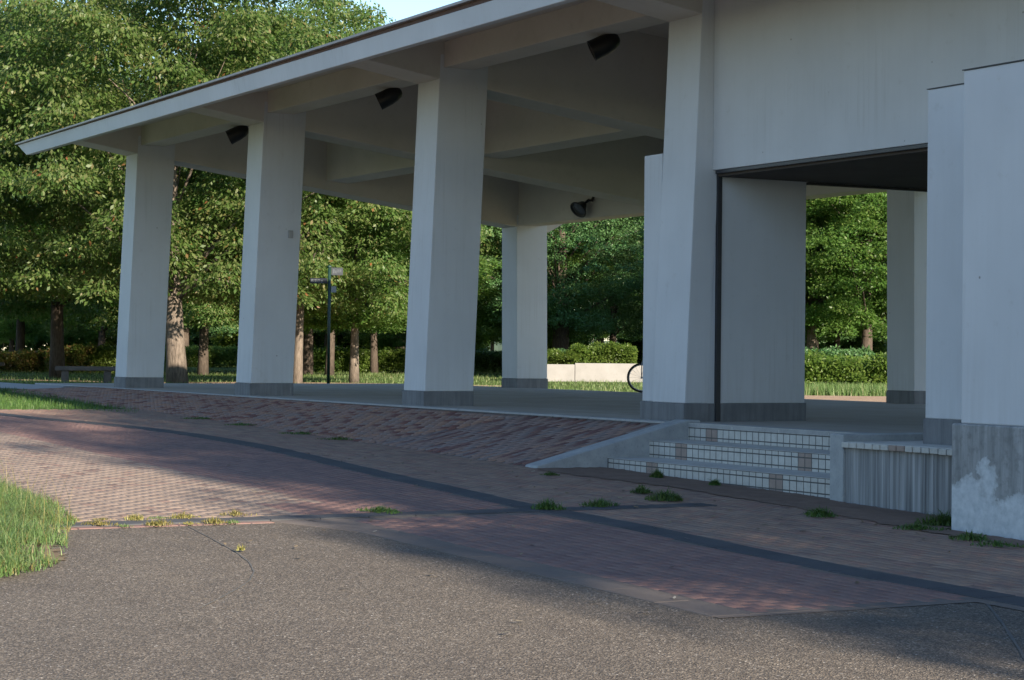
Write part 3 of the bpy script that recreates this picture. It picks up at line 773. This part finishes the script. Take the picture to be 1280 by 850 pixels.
ROW2 = [(-70, 63, 'olive', 1.0, 'olive-leaved tree at the left edge of the picture, trunk outside it'),
 (-25, 82, 'green', 1.25, 'bright green tree reaching in from the left edge behind the olive-leaved one'),
 (25, 92, 'olive2', 1.15, 'tall tree with a dark trunk at the far left, left of the bench'),
 (178, 92, 'green', 1.2, 'green tree hidden behind the far left column'),
 (305, 92, 'olive', 1.15, 'olive-leaved tree above the roof tip, trunk behind the second column'),
 (385, 90, 'olive2', 1.18, 'tall olive-leaved tree whose top meets the sky above the roof'),
 (335, 104, 'green', 1.6, 'tallest green tree above the roof, trunk behind the second column'),
 (468, 97, 'olive2', .98, 'dark-trunked tree just right of the small layered tree'),
 (560, 104, 'green', 1.0, 'green tree mostly hidden by the nearest free column'),
 (615, 118, 'layered', 1.2, 'pale layered tree between the nearest free column and the back column'),
 (655, 98, 'green', .9, 'green tree mostly hidden by the back column'),
 (765, 104, 'dark', .95, 'dark tree behind the longer white planter'),
 (808, 112, 'green', 1.1, 'green tree mostly hidden by the low wing wall of the pier'),
 (860, 96, 'dark', .95, 'dark tree hidden behind the stair pier'),
 (1045, 82, 'green', 1.0, 'green tree in the middle of the gap in the right-hand passage'),
 (1122, 78, 'layered', 1.2, 'layered tree half hidden by the back column in the passage'),
 (960, 80, 'green', 1.0, 'green tree hidden behind the inner wall of the passage'),
 (1180, 84, 'green', 1.0, 'green tree hidden behind the white wing wall')]
for i, (px, d, k, s, lab) in enumerate(ROW2):
    tree(px, d, k, s, i * 1.7, lab, G2, ts=.6)
L3 = 'far tree along the edge of the park'
rt = random.Random(9)
for i in range(26):
    px = -160 + i * 56 + rt.uniform(-14, 14)
    if 585 < px < 632: continue
    tree(px, rt.uniform(128, 165), rt.choice(['dark', 'green', 'olive2', 'dark']), rt.uniform(.8, 1.15), rt.uniform(0, 6), L3, G3)
# trees outside the frame on the right whose shade falls over the forecourt
for i, (x, y, k, s, zs) in enumerate([(28.5, .5, 'shade', 1.0, 1.3), (30, 9, 'dark', 1.05, 1.4), (36, 1.1, 'shade', 1.05, 1.62), (37, 10.5, 'olive2', 1.1, 1.4), (45, 2.0, 'olive2', 1.1, 1.6), (46, 10, 'dark', 1.1, 1.65), (41, -.3, 'shade', .74, 2.6)]):
    tree(0, 0, k, s, i * 2.1, 'tall tree out to the right of the hall', 'trees out to the right of the hall', (x, y), zs)

def bush(name, px, dist, w, d, h, leafm, label, group, cat='bush', n=9000, size=.11, loc=None, zb=None, lump=.3, rot=None):
    p = at(px, dist) if loc is None else Vector((loc[0], loc[1], 0)); z = (g(p.x, p.y) - .07) if zb is None else zb
    rng = np.random.default_rng(abs(hash((round(px), round(dist)))) % 99991 if False else int(px * 7 + dist * 13) % 99991)
    k = max(8, int(w * d * 7)); C = np.stack([rng.uniform(-w/2, w/2, k), rng.uniform(-d/2, d/2, k), h * rng.uniform(.3, .78, k)], 1)
    rad = rng.uniform(.7, 1.2, k) * lump
    C[:, 2] = np.minimum(C[:, 2], h - rad * .6)
    npp = np.full(k, max(30, n // k)); V, F = leaf_cloud(C, rad, npp, size, .1, rng, .85)
    # leaves filling the body down to the ground
    m = n; q = np.stack([rng.uniform(-w/2, w/2, m), rng.uniform(-d/2, d/2, m), h * .85 * rng.uniform(0, 1, m) ** .8], 1)
    e1 = rng.normal(size=(m, 3)); e1 /= np.linalg.norm(e1, axis=1)[:, None]; e2 = np.cross(e1, rng.normal(size=(m, 3))); e2 /= np.linalg.norm(e2, axis=1)[:, None]
    s_ = size * rng.uniform(.6, 1.2, m)[:, None]
    V2 = np.stack([q, q + e1 * s_ * .5 + e2 * s_ * .27, q + e1 * s_, q + e1 * s_ * .5 - e2 * s_ * .27], 1).reshape(-1, 3)
    V = np.concatenate([V, V2]); F = np.arange(len(V)).reshape(-1, 4)
    e = empty(name, (p.x, p.y, z), label, cat, group); e.rotation_euler = (0, 0, math.atan2(RX.y, RX.x) if rot is None else rot)
    link('foliage', fast_mesh('foliage', V, F, leafm), e)
    mb = MB()
    for i in range(5):
        a = Vector((rng.uniform(-w/3, w/3), rng.uniform(-d/4, d/4), 0)); mb.tube([a, a + Vector((rng.uniform(-.1, .1), rng.uniform(-.1, .1), h * .7))], [.03, .012], 5)
    me = D.meshes.new('stem'); me.from_pydata(mb.v, [], mb.f); me.materials.append(BARK_D); link('stem', me, e)
    return e
GB = 'bushes at the far edge of the lawn'
bush('bush', 15, 88, 2.6, 1.6, .95, L_AUTUMN, 'orange-tinted bush at the far left beyond the lawn', GB)
bush('bush', 50, 92, 2.2, 1.6, .9, L_BUSH, 'low green bush left of the trunk behind the bench', GB)
bush('bush', 92, 87, 2.0, 1.6, 1.25, L_AUTUMN, 'reddish bush just right of the trunk behind the bench', GB)
bush('bush', 126, 87, 1.9, 1.6, 1.2, L_BUSH, 'bright yellow-green bush beside the far left column', GB)
for i, (px, w, lab) in enumerate([(235, 3.2, 'low bush behind the thick sunlit trunk'), (278, 3.4, 'low green bush left of the second column'), (345, 3.4, 'low bush mostly hidden behind the second column')]):
    bush('bush', px, 122, w, 2, 1.4, L_BUSH, lab, GB)
bush('hedge', 395, 100, 2.4, 2, 1.2, L_GREEN, 'hedge bush behind the signpost', GB)
bush('hedge', 430, 100, 2.4, 2, 1.25, L_BUSH, 'green hedge bush at the foot of the layered tree', GB)
bush('hedge', 482, 100, 2.9, 2, 1.25, L_BUSH, 'wide green hedge behind the slender young tree', GB)
bush('hedge', 605, 108, 3.6, 2.4, 1.25, L_DARK, 'dark clipped hedge seen right of the nearest free column', GB, 'hedge', 14000)
bush('hedge', 1060, 56, 5.2, 2.2, 1.12, L_BUSH, 'broad sunlit hedge seen through the right-hand passage', None, 'hedge', 26000, .10)
bush('bush', 1040, 63, 2.2, 1.6, 1.35, L_DARK, 'dark bush between the trunks behind the passage hedge', None, 'bush', 8000)
for i, px in enumerate(range(-60, 1260, 62)):
    if px in (622, 746): continue
    bush('thicket', px + 8 * (-1) ** i, 138 + (i * 37) % 17, 4.6, 2.5, 3.5 + (i * 13 % 7) * .2, L_GREEN if i % 3 else L_BUSH, 'leafy thicket under the far park trees', 'thickets under the far trees', 'thicket', 8000, .27, lump=.5)
# white planter walls with shrubs
pw = mat_conc('white_planter_concrete', (.225, .22, .215), (.275, .268, .264), .15, 2)
def planter(px0, px1, dist, h, label):
    a = at(px0, dist); b = at(px1, dist); c = (a + b) / 2; z = g(c.x, c.y) - .07
    e = empty('planter', (c.x, c.y, z), label, 'planter', 'white planters on the far lawn'); e.rotation_euler = (0, 0, math.atan2(RX.y, RX.x)); w = (b - a).length
    def lb(name, x0, x1, y0, y1, z0, z1, m, bv=.015):
        mb = MB().box(x0, x1, y0, y1, z0, z1); me = D.meshes.new(name); me.from_pydata(mb.v, [], mb.f)
        bm = bmesh.new(); bm.from_mesh(me); bmesh.ops.recalc_face_normals(bm, faces=bm.faces)
        if bv: bmesh.ops.bevel(bm, geom=bm.edges[:], offset=bv, segments=1, affect='EDGES')
        bm.to_mesh(me); bm.free(); me.materials.append(m); link(name, me, e)
    lb('front_panel', -w/2, w/2, 0, .12, -.2, h, pw); lb('back_panel', -w/2, w/2, 1.6, 1.72, -.2, h, pw)
    lb('end_panel', -w/2, -w/2 + .12, .122, 1.598, -.2, h, pw); lb('end_panel', w/2 - .12, w/2, .122, 1.598, -.2, h, pw)
    lb('soil', -w/2 + .122, w/2 - .122, .122, 1.598, -.1, h - .08, SOIL, 0)
    return c, z
c, z = planter(640, 718.6, 74.5, .61, 'white planter box just right of the back column'); c2, z2 = planter(719, 835, 74.5, .66, 'longer white planter wall beside the bicycle')
bush('shrub', 693, 75.4, 1.7, 1.0, .62, L_BUSH, 'small rounded shrub in the shorter white planter', None, 'shrub', 7000, .09, zb=z + .5)
bush('shrub', 757, 75.5, 2.2, 1.1, .82, L_BUSH, 'large rounded yellow-green shrub in the longer white planter', None, 'shrub', 11000, .09, zb=z2 + .55)
bush('shrub', 728, 76.6, 1.6, 1.0, .95, L_DARK, 'dark green shrub between the two planter shrubs', None, 'shrub', 7000, .09, zb=z2 + .25)

def blades(name, pts, h, w, lean_, m, rng, kind='stuff', parent=None, label=None, cat=None, group=None, curve=1.0, origin=None):
    """grass: every blade a strip of three quads bending over"""
    n = len(pts); hh = h * rng.uniform(.45, 1.25, n); an = rng.uniform(0, 2 * np.pi, n); ln = lean_ * rng.uniform(.2, 1.3, n)
    dx, dy = np.cos(an), np.sin(an); sx_, sy_ = -dy, dx; V = []
    for i, t in enumerate((0, .4, .75, 1.0)):
        o = (ln * hh) * t ** (1 + curve); ww = w * (1 - t * .85) / 2 * rng.uniform(.95, 1.05, n)
        zc = pts[:, 2] + hh * t * (1 - .25 * ln * t)
        V.append(np.stack([pts[:, 0] + dx * o + sx_ * ww, pts[:, 1] + dy * o + sy_ * ww, zc], 1)); V.append(np.stack([pts[:, 0] + dx * o - sx_ * ww, pts[:, 1] + dy * o - sy_ * ww, zc], 1))
    V = np.stack(V, 1); b = (np.arange(n) * 8)[:, None]
    F = np.concatenate([b + np.array([[0, 1, 3, 2]]), b + np.array([[2, 3, 5, 4]]), b + np.array([[4, 5, 7, 6]])], 0)
    V = V.reshape(-1, 3)
    if origin is not None: V = V - np.array(origin)
    o = link(name, fast_mesh(name, V, F, m), parent)
    if origin is not None: o.location = origin
    tag(o, label, cat, group, kind); return o
def scatter(poly, n, rng, dz=0.0, dens=None):
    xs = [p[0] for p in poly]; ys = [p[1] for p in poly]; out = []
    while len(out) < n:
        x, y = rng.uniform(min(xs), max(xs)), rng.uniform(min(ys), max(ys))
        if inpoly(x, y, poly) and (dens is None or rng.random() < dens(x, y)): out.append((x, y, g(x, y) + dz))
    return np.array(out)
# clump of tall grass in the left foreground
GP = [(-.6, -8.55), (1.3, -8.52), (3.1, -8.55), (4.5, -8.85), (5.5, -9.2), (6.6, -9.75), (7.5, -10.1), (7.9, -10.5), (7.2, -11.2), (3, -11.8), (-1, -11)]
flat('grass_bed', wob([(-.6, -8.9), (1.3, -8.8), (3.1, -8.8), (4.5, -9.0), (5.5, -9.35), (6.5, -9.55), (7.0, -9.58), (7.45, -9.95), (7.7, -10.4), (7.3, -11.2), (3, -11.8), (-1, -11)], .06, .04, 1), lambda x: .016 if x < 5.12 else .005, DRYSOIL)
dens = lambda x, y: .25 + .75 * (math.sin(x * 3.1 + y * 2.3) * math.sin(y * 4.2 - x * 1.3) * .5 + .5)
bare = lambda x, y: 0.03 if ((x - 6.7) / .55) ** 2 + ((y + 9.62) / .2) ** 2 < 1 else dens(x, y)
GPI = [(-.6, -8.6), (1.3, -8.5), (3.2, -8.55), (4.7, -8.85), (5.6, -9.2), (7.0, -9.6), (7.65, -9.95), (7.95, -10.35), (7.5, -11), (3, -11.6), (-.8, -10.8)]
def edge_dist(P, poly):
    d = np.full(len(P), 9.0)
    for i in range(5):
        a = np.array(poly[i+1]); b = np.array(poly[i+2]); t = np.clip(((P[:, :2] - a) @ (b - a)) / ((b - a) @ (b - a)), 0, 1)
        d = np.minimum(d, np.linalg.norm(P[:, :2] - a - t[:, None] * (b - a), axis=1))
    return d
gp = scatter(GPI, 36000, RNG, .01, bare); clump = .5 + .5 * np.sin(gp[:, 0] * 5.3 + 1.7 * np.sin(gp[:, 1] * 4.1)) * np.sin(gp[:, 1] * 6.1 + gp[:, 0] * 2.2)
blades('tall_grass', gp, (.06 + .19 * np.clip(edge_dist(gp, GPI) / .6, 0, 1)) * (.6 + .65 * clump), .0075, 1.35, BLADE, RNG)
gq = scatter(GPI, 5000, RNG, .01, bare); blades('dry_grass', gq, .05 + .13 * np.clip(edge_dist(gq, GPI) / .6, 0, 1), .008, 1.3, BLADE_DRY, RNG)
blades('seeding_grass', scatter(GPI, 420, RNG, .02, bare), .42, .005, .7, BLADE_DRY, RNG)
flat('entrance_path', [(-27.1, -.275), (-22.0, -.275), (-22.3, -1.75), (-23.6, -3.1), (-28.5, -8), (-38, -10), (-38, -1.5), (-31, -.3)], .02, EDGE)
# grass in the shade beside the apron, and round the platform
GL = [(-29, -9), (-23.6, -3.3), (-22.4, -1.95), (-17.5, -2.12), (-13.2, -2.35), (-12.4, -2.7), (-13.2, -3.3), (-13.9, -4.6), (-14.2, -9), (-27, -12)]
blades('lawn_grass', scatter(GL, 34000, RNG, -.06), .12, .014, .5, BLADE_DK, RNG)
BACK = [(-120, -20), (-120, 70), (-18, 30), (-9, 13), (-26, 10.2), (-27.8, 9), (-27.6, -2), (-34, -8)]
pb = []
for _ in range(42000):
    px = RNG.uniform(-30, 1290); d = 50 + 62 * RNG.random() ** 1.7; p = at(px, d)
    if (p.x > -27.4 and p.y < 10) or p.y < .2: continue
    pb.append((p.x, p.y, g(p.x, p.y) - .07))
PATHL = [at(-60, 60.5), at(180, 60.5), at(330, 61), at(520, 60.5), at(640, 61.5), at(640, 63), at(520, 65), at(330, 66), at(180, 63), at(-60, 62.5)]
PATHL = [(p.x, p.y) for p in PATHL]
PATHR = [at(830, 46.5), at(1000, 45.0), at(1250, 43.0), at(1250, 51.5), at(1000, 52), at(830, 52)]
PATHR = [(p.x, p.y) for p in PATHR]
pb = np.array([q for q in pb if not inpoly(q[0], q[1], PATHL) and not inpoly(q[0], q[1], PATHR)])
blades('park_grass', pb, .11, .02, .5, BLADE, RNG)
o = flat('park_path', wob(PATHL, .25, .8, 2), -.058, PATH); o2 = flat('park_path', wob(PATHR, .12, .8, 3), -.058, PATH)
q = [at(1000 + RNG.uniform(-40, 140), RNG.uniform(52.2, 55)) for _ in range(7000)]
blades('verge_grass', np.array([(p.x, p.y, g(p.x, p.y) - .07) for p in q]), .3, .016, .5, BLADE, RNG)
# soil gathered at the foot of the steps and walls
flat('soil_strip', wob([(.45, -1.38), (4.8, -1.38), (5.0, -1.5), (7.35, -1.52), (7.4, -2.28), (9.5, -2.28), (9.4, -2.62), (7.3, -2.55), (5.5, -2.3), (3.0, -2.15), (1.3, -2.35), (.4, -2.3)], .05, .05, 4), .0135, SOIL)
# weeds rooted in the joints
def weed(x, y, r_, h, label, n=260, m=BLADE_DK, w=.012, lean_=1.1, dz=.015):
    """a rosette: long blades in the middle, short ones outside, uneven in plan"""
    r_ *= .7; h *= .58; a = RNG.uniform(0, 2 * np.pi, n); q = RNG.random(n); ph = RNG.uniform(0, 6.28)
    rr_ = r_ * q ** .8 * (1 + .3 * np.sin(2 * a + ph) + .2 * np.sin(3 * a + 2 * ph)) * 1.1
    P = np.stack([x + np.cos(a) * rr_ * 1.3, y + np.sin(a) * rr_, np.full(n, g(x, y) + dz)], 1)
    hh = h * (1.15 - .8 * q)
    return blades('weed', P, hh, w * RNG.uniform(.6, 1.6, n), lean_, m, RNG, None, None, label, 'weed', 'weeds growing in the paving joints', 1.0, (x, y, g(x, y)))
weed(4.63, -6.15, .22, .09, 'flat weed tuft on the dark cross band in the red bricks')
weed(4.85, -4.62, .16, .17, 'upright weed where the two dark bands cross')
weed(4.72, -4.0, .20, .13, 'wide weed just right of where the dark bands cross')
weed(4.35, -3.05, .24, .18, 'largest weed in front of the tiled steps', 420)
weed(3.6, -2.85, .14, .14, 'dark weed close behind the largest weed by the steps')
weed(1.95, -1.62, .09, .17, 'thin weed standing against the bottom step')
weed(3.0, -1.58, .08, .12, 'tiny weed at the middle of the bottom step')
weed(1.35, -2.6, .14, .07, 'faint low weed near the foot of the cheek wall', 160)
weed(6.15, -2.6, .20, .15, 'weed on the soil in front of the ribbed planter')
weed(7.15, -2.05, .22, .22, 'dense dark weed in the corner between planter and end wall', 420)
weed(7.35, -2.5, .22, .09, 'low spreading weed in front of the corner weed')
weed(8.15, -2.62, .22, .12, 'ragged weed at the foot of the blotched end wall', 200)
weed(8.6, -2.75, .2, .09, 'rightmost low weed below the end wall', 160)
for i, (x, lab) in enumerate([(-5.0, 'dark green weed at the toe of the brick slope, nearest the steps'), (-6.3, 'long flat weed along the toe of the brick slope'), (-8.6, 'second flat weed from the grass along the toe of the slope'), (-10.4, 'weed at the toe of the slope beside the shaded grass')]):
    weed(x, -2.28, .36, .06, lab, 300)
for i, (x, y, lab) in enumerate([(4.95, -8.75, 'yellow tuft beside the kerb nearest the tall grass'), (4.66, -8.35, 'small yellow tuft behind the dark kerb'), (5.12, -8.3, 'yellow tuft on the thin brick border'), (4.64, -7.95, 'middle yellow tuft behind the dark kerb'), (5.12, -7.85, 'short yellow tuft in front of the dark kerb'), (4.55, -7.45, 'tallest yellow tuft just behind the kerb in the sun'), (7.0, -8.35, 'tiny yellow weed growing in the crack of the asphalt')]):
    weed(x, y, .15 if i < 6 else .05, .09, lab, 150 if i < 6 else 40, BLADE_DRY, .008)
for i in range(9):
    yy = -7.7 - i * .15 * (1 + .1 * (i % 3)); xx = 4.60 if i % 2 else 5.15
    weed(xx + random.uniform(-.03, .04), yy, .10, random.uniform(.035, .07), 'low yellowed tuft in the joints along the dark kerb', 90, BLADE_DRY if i % 3 else BLADE, .008)
# asphalt joints
def groove(path, w, name, m, label, cat):
    mb = MB()
    L = []
    P = [Vector((a, b, 0)) for a, b in path]
    for i in range(len(P) - 1):
        for k in range(6): L.append(P[i].lerp(P[i+1], k / 6))
    L.append(P[-1])
    for i, p in enumerate(L):
        t = (L[min(i+1, len(L)-1)] - L[max(i-1, 0)]).normalized(); n = Vector((-t.y, t.x, 0)) * (w / 2 * (1 + .3 * math.sin(i * 1.7)))
        for q in (p - n, p + n): mb.v.append((q.x, q.y, g(q.x, q.y) + .0035))
    mb.f = [(2*i, 2*i+2, 2*i+3, 2*i+1) for i in range(len(L) - 1)]
    o = mb.build(name, m); o['kind'] = 'structure'; return o
groove([(5.2, -8.1), (6.0, -8.22), (6.97, -8.38), (7.6, -8.52), (8.09, -8.68), (8.5, -8.87), (8.81, -9.06), (9.2, -9.33), (9.56, -9.59)], .011, 'asphalt_joint', GROUT, '', '')
groove([(11.0, -4.98), (11.8, -5.55), (12.78, -6.28), (13.6, -6.9)], .018, 'asphalt_joint', GROUT, '', '')

# ------------------------------------------------------------------ bench, signpost, bicycle
STONE = mat_conc('bench_stone', (.065, .057, .05), (.11, .098, .088))
def bench(x, y, rz, label):
    z = g(x, y) - .07; e = empty('stone_bench', (x, y, z), label, 'bench', 'stone benches by the lawn'); e.rotation_euler = (0, 0, rz)
    def lb(name, b, bv):
        mb = MB().box(*b); me = D.meshes.new(name); me.from_pydata(mb.v, [], mb.f); bm = bmesh.new(); bm.from_mesh(me)
        bmesh.ops.recalc_face_normals(bm, faces=bm.faces); bmesh.ops.bevel(bm, geom=bm.edges[:], offset=bv, segments=2, affect='EDGES'); bm.to_mesh(me); bm.free(); me.materials.append(STONE); link(name, me, e)
    lb('seat', (-.85, .85, -.2, .2, .35, .47), .02); lb('leg', (-.68, -.48, -.16, .16, -.05, .348), .015); lb('leg', (.45, .65, -.16, .16, -.05, .348), .015)
p = at(109, 56.8); bench(p.x, p.y, math.radians(74), 'dark stone bench on two block legs left of the far left column')
p = at(-26, 72); bench(p.x, p.y, math.radians(66), 'second stone bench cut off by the left edge of the picture')
p = at(411, 54.6); z = g(p.x, p.y) - .07
sp = empty('signpost', (p.x, p.y, z), 'dark green signpost with two finger boards and a small white plate', 'sign')
PGREEN = mat_metal('green_pole_paint', (.010, .036, .03), .45); SBOARD = mat_metal('grey_sign_board', (.05, .058, .068), .4); SNAVY = mat_metal('navy_sign_board', (.012, .016, .026), .4); WHITE = mat_metal('white_plate', (.26, .28, .30), .5); GREYL = mat_metal('sign_lettering', (.13, .15, .17), .5)
MB().tube([(p.x, p.y, z), (p.x, p.y, z + 3.20)], .04, 12).lathe([(.058, 3.19), (.058, 3.22), (0, 3.25)], (p.x, p.y, z), (0, 0, 1), 12).build('pole', PGREEN, sp, 0, True)
def board(name, u0, u1, z0, z1, m, off):
    # boards stand in the plane facing the forecourt
    q = [p + RX * u for u in (u0, u1)]; d = Vector((FX.x, FX.y, 0)).normalized() * .02; b = Vector((FX.x, FX.y, 0)).normalized() * off
    pts = [q[0] + b - d, q[1] + b - d, q[1] + b + d, q[0] + b + d]
    return MB().hexa([(v.x, v.y, z + z0) for v in pts], [(v.x, v.y, z + z1) for v in pts]).build(name, m, sp, .004, seg=1)
b1 = board('finger_board', .05, .35, 2.98, 3.18, SBOARD, 0); b2 = board('finger_board', -.50, -.05, 2.76, 2.90, SNAVY, 0); board('notice_plate', .05, .18, 2.53, 2.69, WHITE, 0)
def glyph(parent, u, zc, h, w):
    f_ = Vector((FX.x, FX.y, 0)).normalized() * -.022; mb = MB()
    for (a, b_, c_, d_) in [(0, 1, .86, 1), (0, 1, .43, .56), (0, 1, 0, .13), (.0, .15, .13, .86), (.85, 1, .13, .86), (.43, .57, .13, .86)]:
        if random.random() < .2: continue
        x0, x1 = u + a * w, u + b_ * w; q = [p + RX * x0, p + RX * x1]; t = Vector((FX.x, FX.y, 0)).normalized() * .003
        pts = [q[0] + f_ - t, q[1] + f_ - t, q[1] + f_ + t, q[0] + f_ + t]
        mb.hexa([(v.x, v.y, z + zc + h * c_) for v in pts], [(v.x, v.y, z + zc + h * d_) for v in pts])
    mb.v = [tuple(Vector(v) - Vector((0, 0, 0))) for v in mb.v]; mb.build('lettering', GREYL, parent)
for i in range(4): glyph(b2, -.47 + i * .082, 2.79, .08, .056)
for i in range(4): glyph(b1, .09 + i * .058, 3.035, .09, .043)
# bicycle: only its front wheel shows left of the pier
bp = Vector((-17.25, 9.35, 0)); dv = Vector((-.62, -.42, 0)).normalized(); dv = Vector((RX.x, RX.y, 0)).normalized() * -1
side = Vector((-dv.y, dv.x, 0))
# place the wheel centre in the photo column of the wheel
d0 = (bp - CAM).dot(FX); wc = at(802.5, 43.9); wc.z = .312
bk = empty('bicycle', (wc.x, wc.y, 0), 'parked bicycle whose front wheel shows left of the stair pier', 'bicycle')
TYRE = mat_metal('tyre_rubber', (.02, .02, .02), .8); RIM = mat_metal('wheel_alloy', (.4, .4, .42), .35); FRAMEM = mat_metal('bicycle_frame_silver', (.28, .29, .31), .35)
def wheel(c):
    t = MB().torus(c, side, .293, .019).build('wheel', TYRE, bk, 0, True)
    MB().torus(c, side, .268, .011, 36, 6).build('rim', RIM, t, 0, True)
    s = MB()
    for i in range(18):
        a = 2 * math.pi * i / 18; s.tube([c + side * (.02 if i % 2 else -.02), c + (dv * math.cos(a) + Vector((0, 0, 1)) * math.sin(a)) * .265], .0022, 4, False)
    s.tube([c - side * .05, c + side * .05], .02, 8); s.build('spokes', RIM, t)
rw = wc - dv * 1.08; wheel(wc); wheel(rw)
hd = wc - dv * .16 + Vector((0, 0, .50)); bb_ = wc - dv * .62 + Vector((0, 0, -.06)); st = bb_ - dv * .18 + Vector((0, 0, .55))
fm = MB(); fm.tube([hd, bb_], .02, 8).tube([bb_, st + Vector((0, 0, .05))], .016, 8).tube([hd + Vector((0, 0, -.03)), st], .016, 8).tube([bb_, rw], .01, 6).tube([st, rw], .009, 6)
fm.tube([hd + Vector((0, 0, .12)), hd - Vector((0, 0, .05)), wc + side * .0 + dv * -.02 + Vector((0, 0, .36))], .017, 8)
for s_ in (-1, 1): fm.tube([wc + Vector((0, 0, .36)) - dv * .02, wc + side * .05 * s_ + Vector((0, 0, .3)), wc + side * .05 * s_], .010, 6)
fm.build('frame', FRAMEM, bk, 0, True)
MB().tube([hd + Vector((0, 0, .16)) - side * .28 - dv * .15, hd + Vector((0, 0, .18)) - side * .2, hd + Vector((0, 0, .14)), hd + Vector((0, 0, .18)) + side * .2, hd + Vector((0, 0, .16)) + side * .28 - dv * .15], .013, 8).build('handlebar', BLACK, bk, 0, True)
MB().hexa([tuple(st + Vector((0, 0, .06)) + dv * a + side * b) for a, b in ((-.14, -.08), (.14, -.02), (.14, .02), (-.14, .08))], [tuple(st + Vector((0, 0, .12)) + dv * a + side * b) for a, b in ((-.15, -.08), (.14, -.02), (.14, .02), (-.15, .08))]).build('saddle', BLACK, bk, .015)
# far hills
hb = MB()
hs = []
for i in range(41):
    a = math.radians(110 + i * 2.2); hgt = 9 + 7 * math.sin(i * .7) + 4 * math.sin(i * 1.9 + 1)
    hs.append((a, hgt))
for (a, h), (b, h2) in zip(hs, hs[1:]):
    p0 = (CAM.x + 900 * math.cos(a), CAM.y + 900 * math.sin(a)); p1 = (CAM.x + 900 * math.cos(b), CAM.y + 900 * math.sin(b)); q0 = (CAM.x + 1050 * math.cos(a), CAM.y + 1050 * math.sin(a)); q1 = (CAM.x + 1050 * math.cos(b), CAM.y + 1050 * math.sin(b))
    n = len(hb.v); hb.v += [(*p0, -2), (*p1, -2), (*q1, h2), (*q0, h)]; hb.f.append((n, n+1, n+2, n+3))
o = hb.build('hills', mat_ground('hill_green', [(.3, (.05, .08, .05)), (.7, (.08, .11, .07))], .02)); o['kind'] = 'structure'

# fallen leaves and scraps on the paving
n = 170; lx = RNG.uniform(-3, 11.5, n); ly = np.where(RNG.random(n) < .55, -2.4 - RNG.random(n) * 1.6, RNG.uniform(-8.6, -2.5, n)); an = RNG.uniform(0, 6.28, n); ls = RNG.uniform(.02, .05, n)
V = []
for x, y, a, l in zip(lx, ly, an, ls):
    z = g(x, y) + .014; c, d = math.cos(a) * l, math.sin(a) * l
    V += [(x - c, y - d, z), (x + d * .45, y - c * .45, z + .006), (x + c, y + d, z + .012), (x - d * .45, y + c * .45, z + .004)]
o = link('leaf_litter', fast_mesh('leaf_litter', np.array(V), np.arange(n * 4).reshape(-1, 4), mat_leaf('dead_leaf', [(0, (.10, .06, .03)), (.6, (.20, .13, .06)), (.9, (.28, .22, .14)), (1, (.5, .47, .42))], .1)))
o['kind'] = 'stuff'
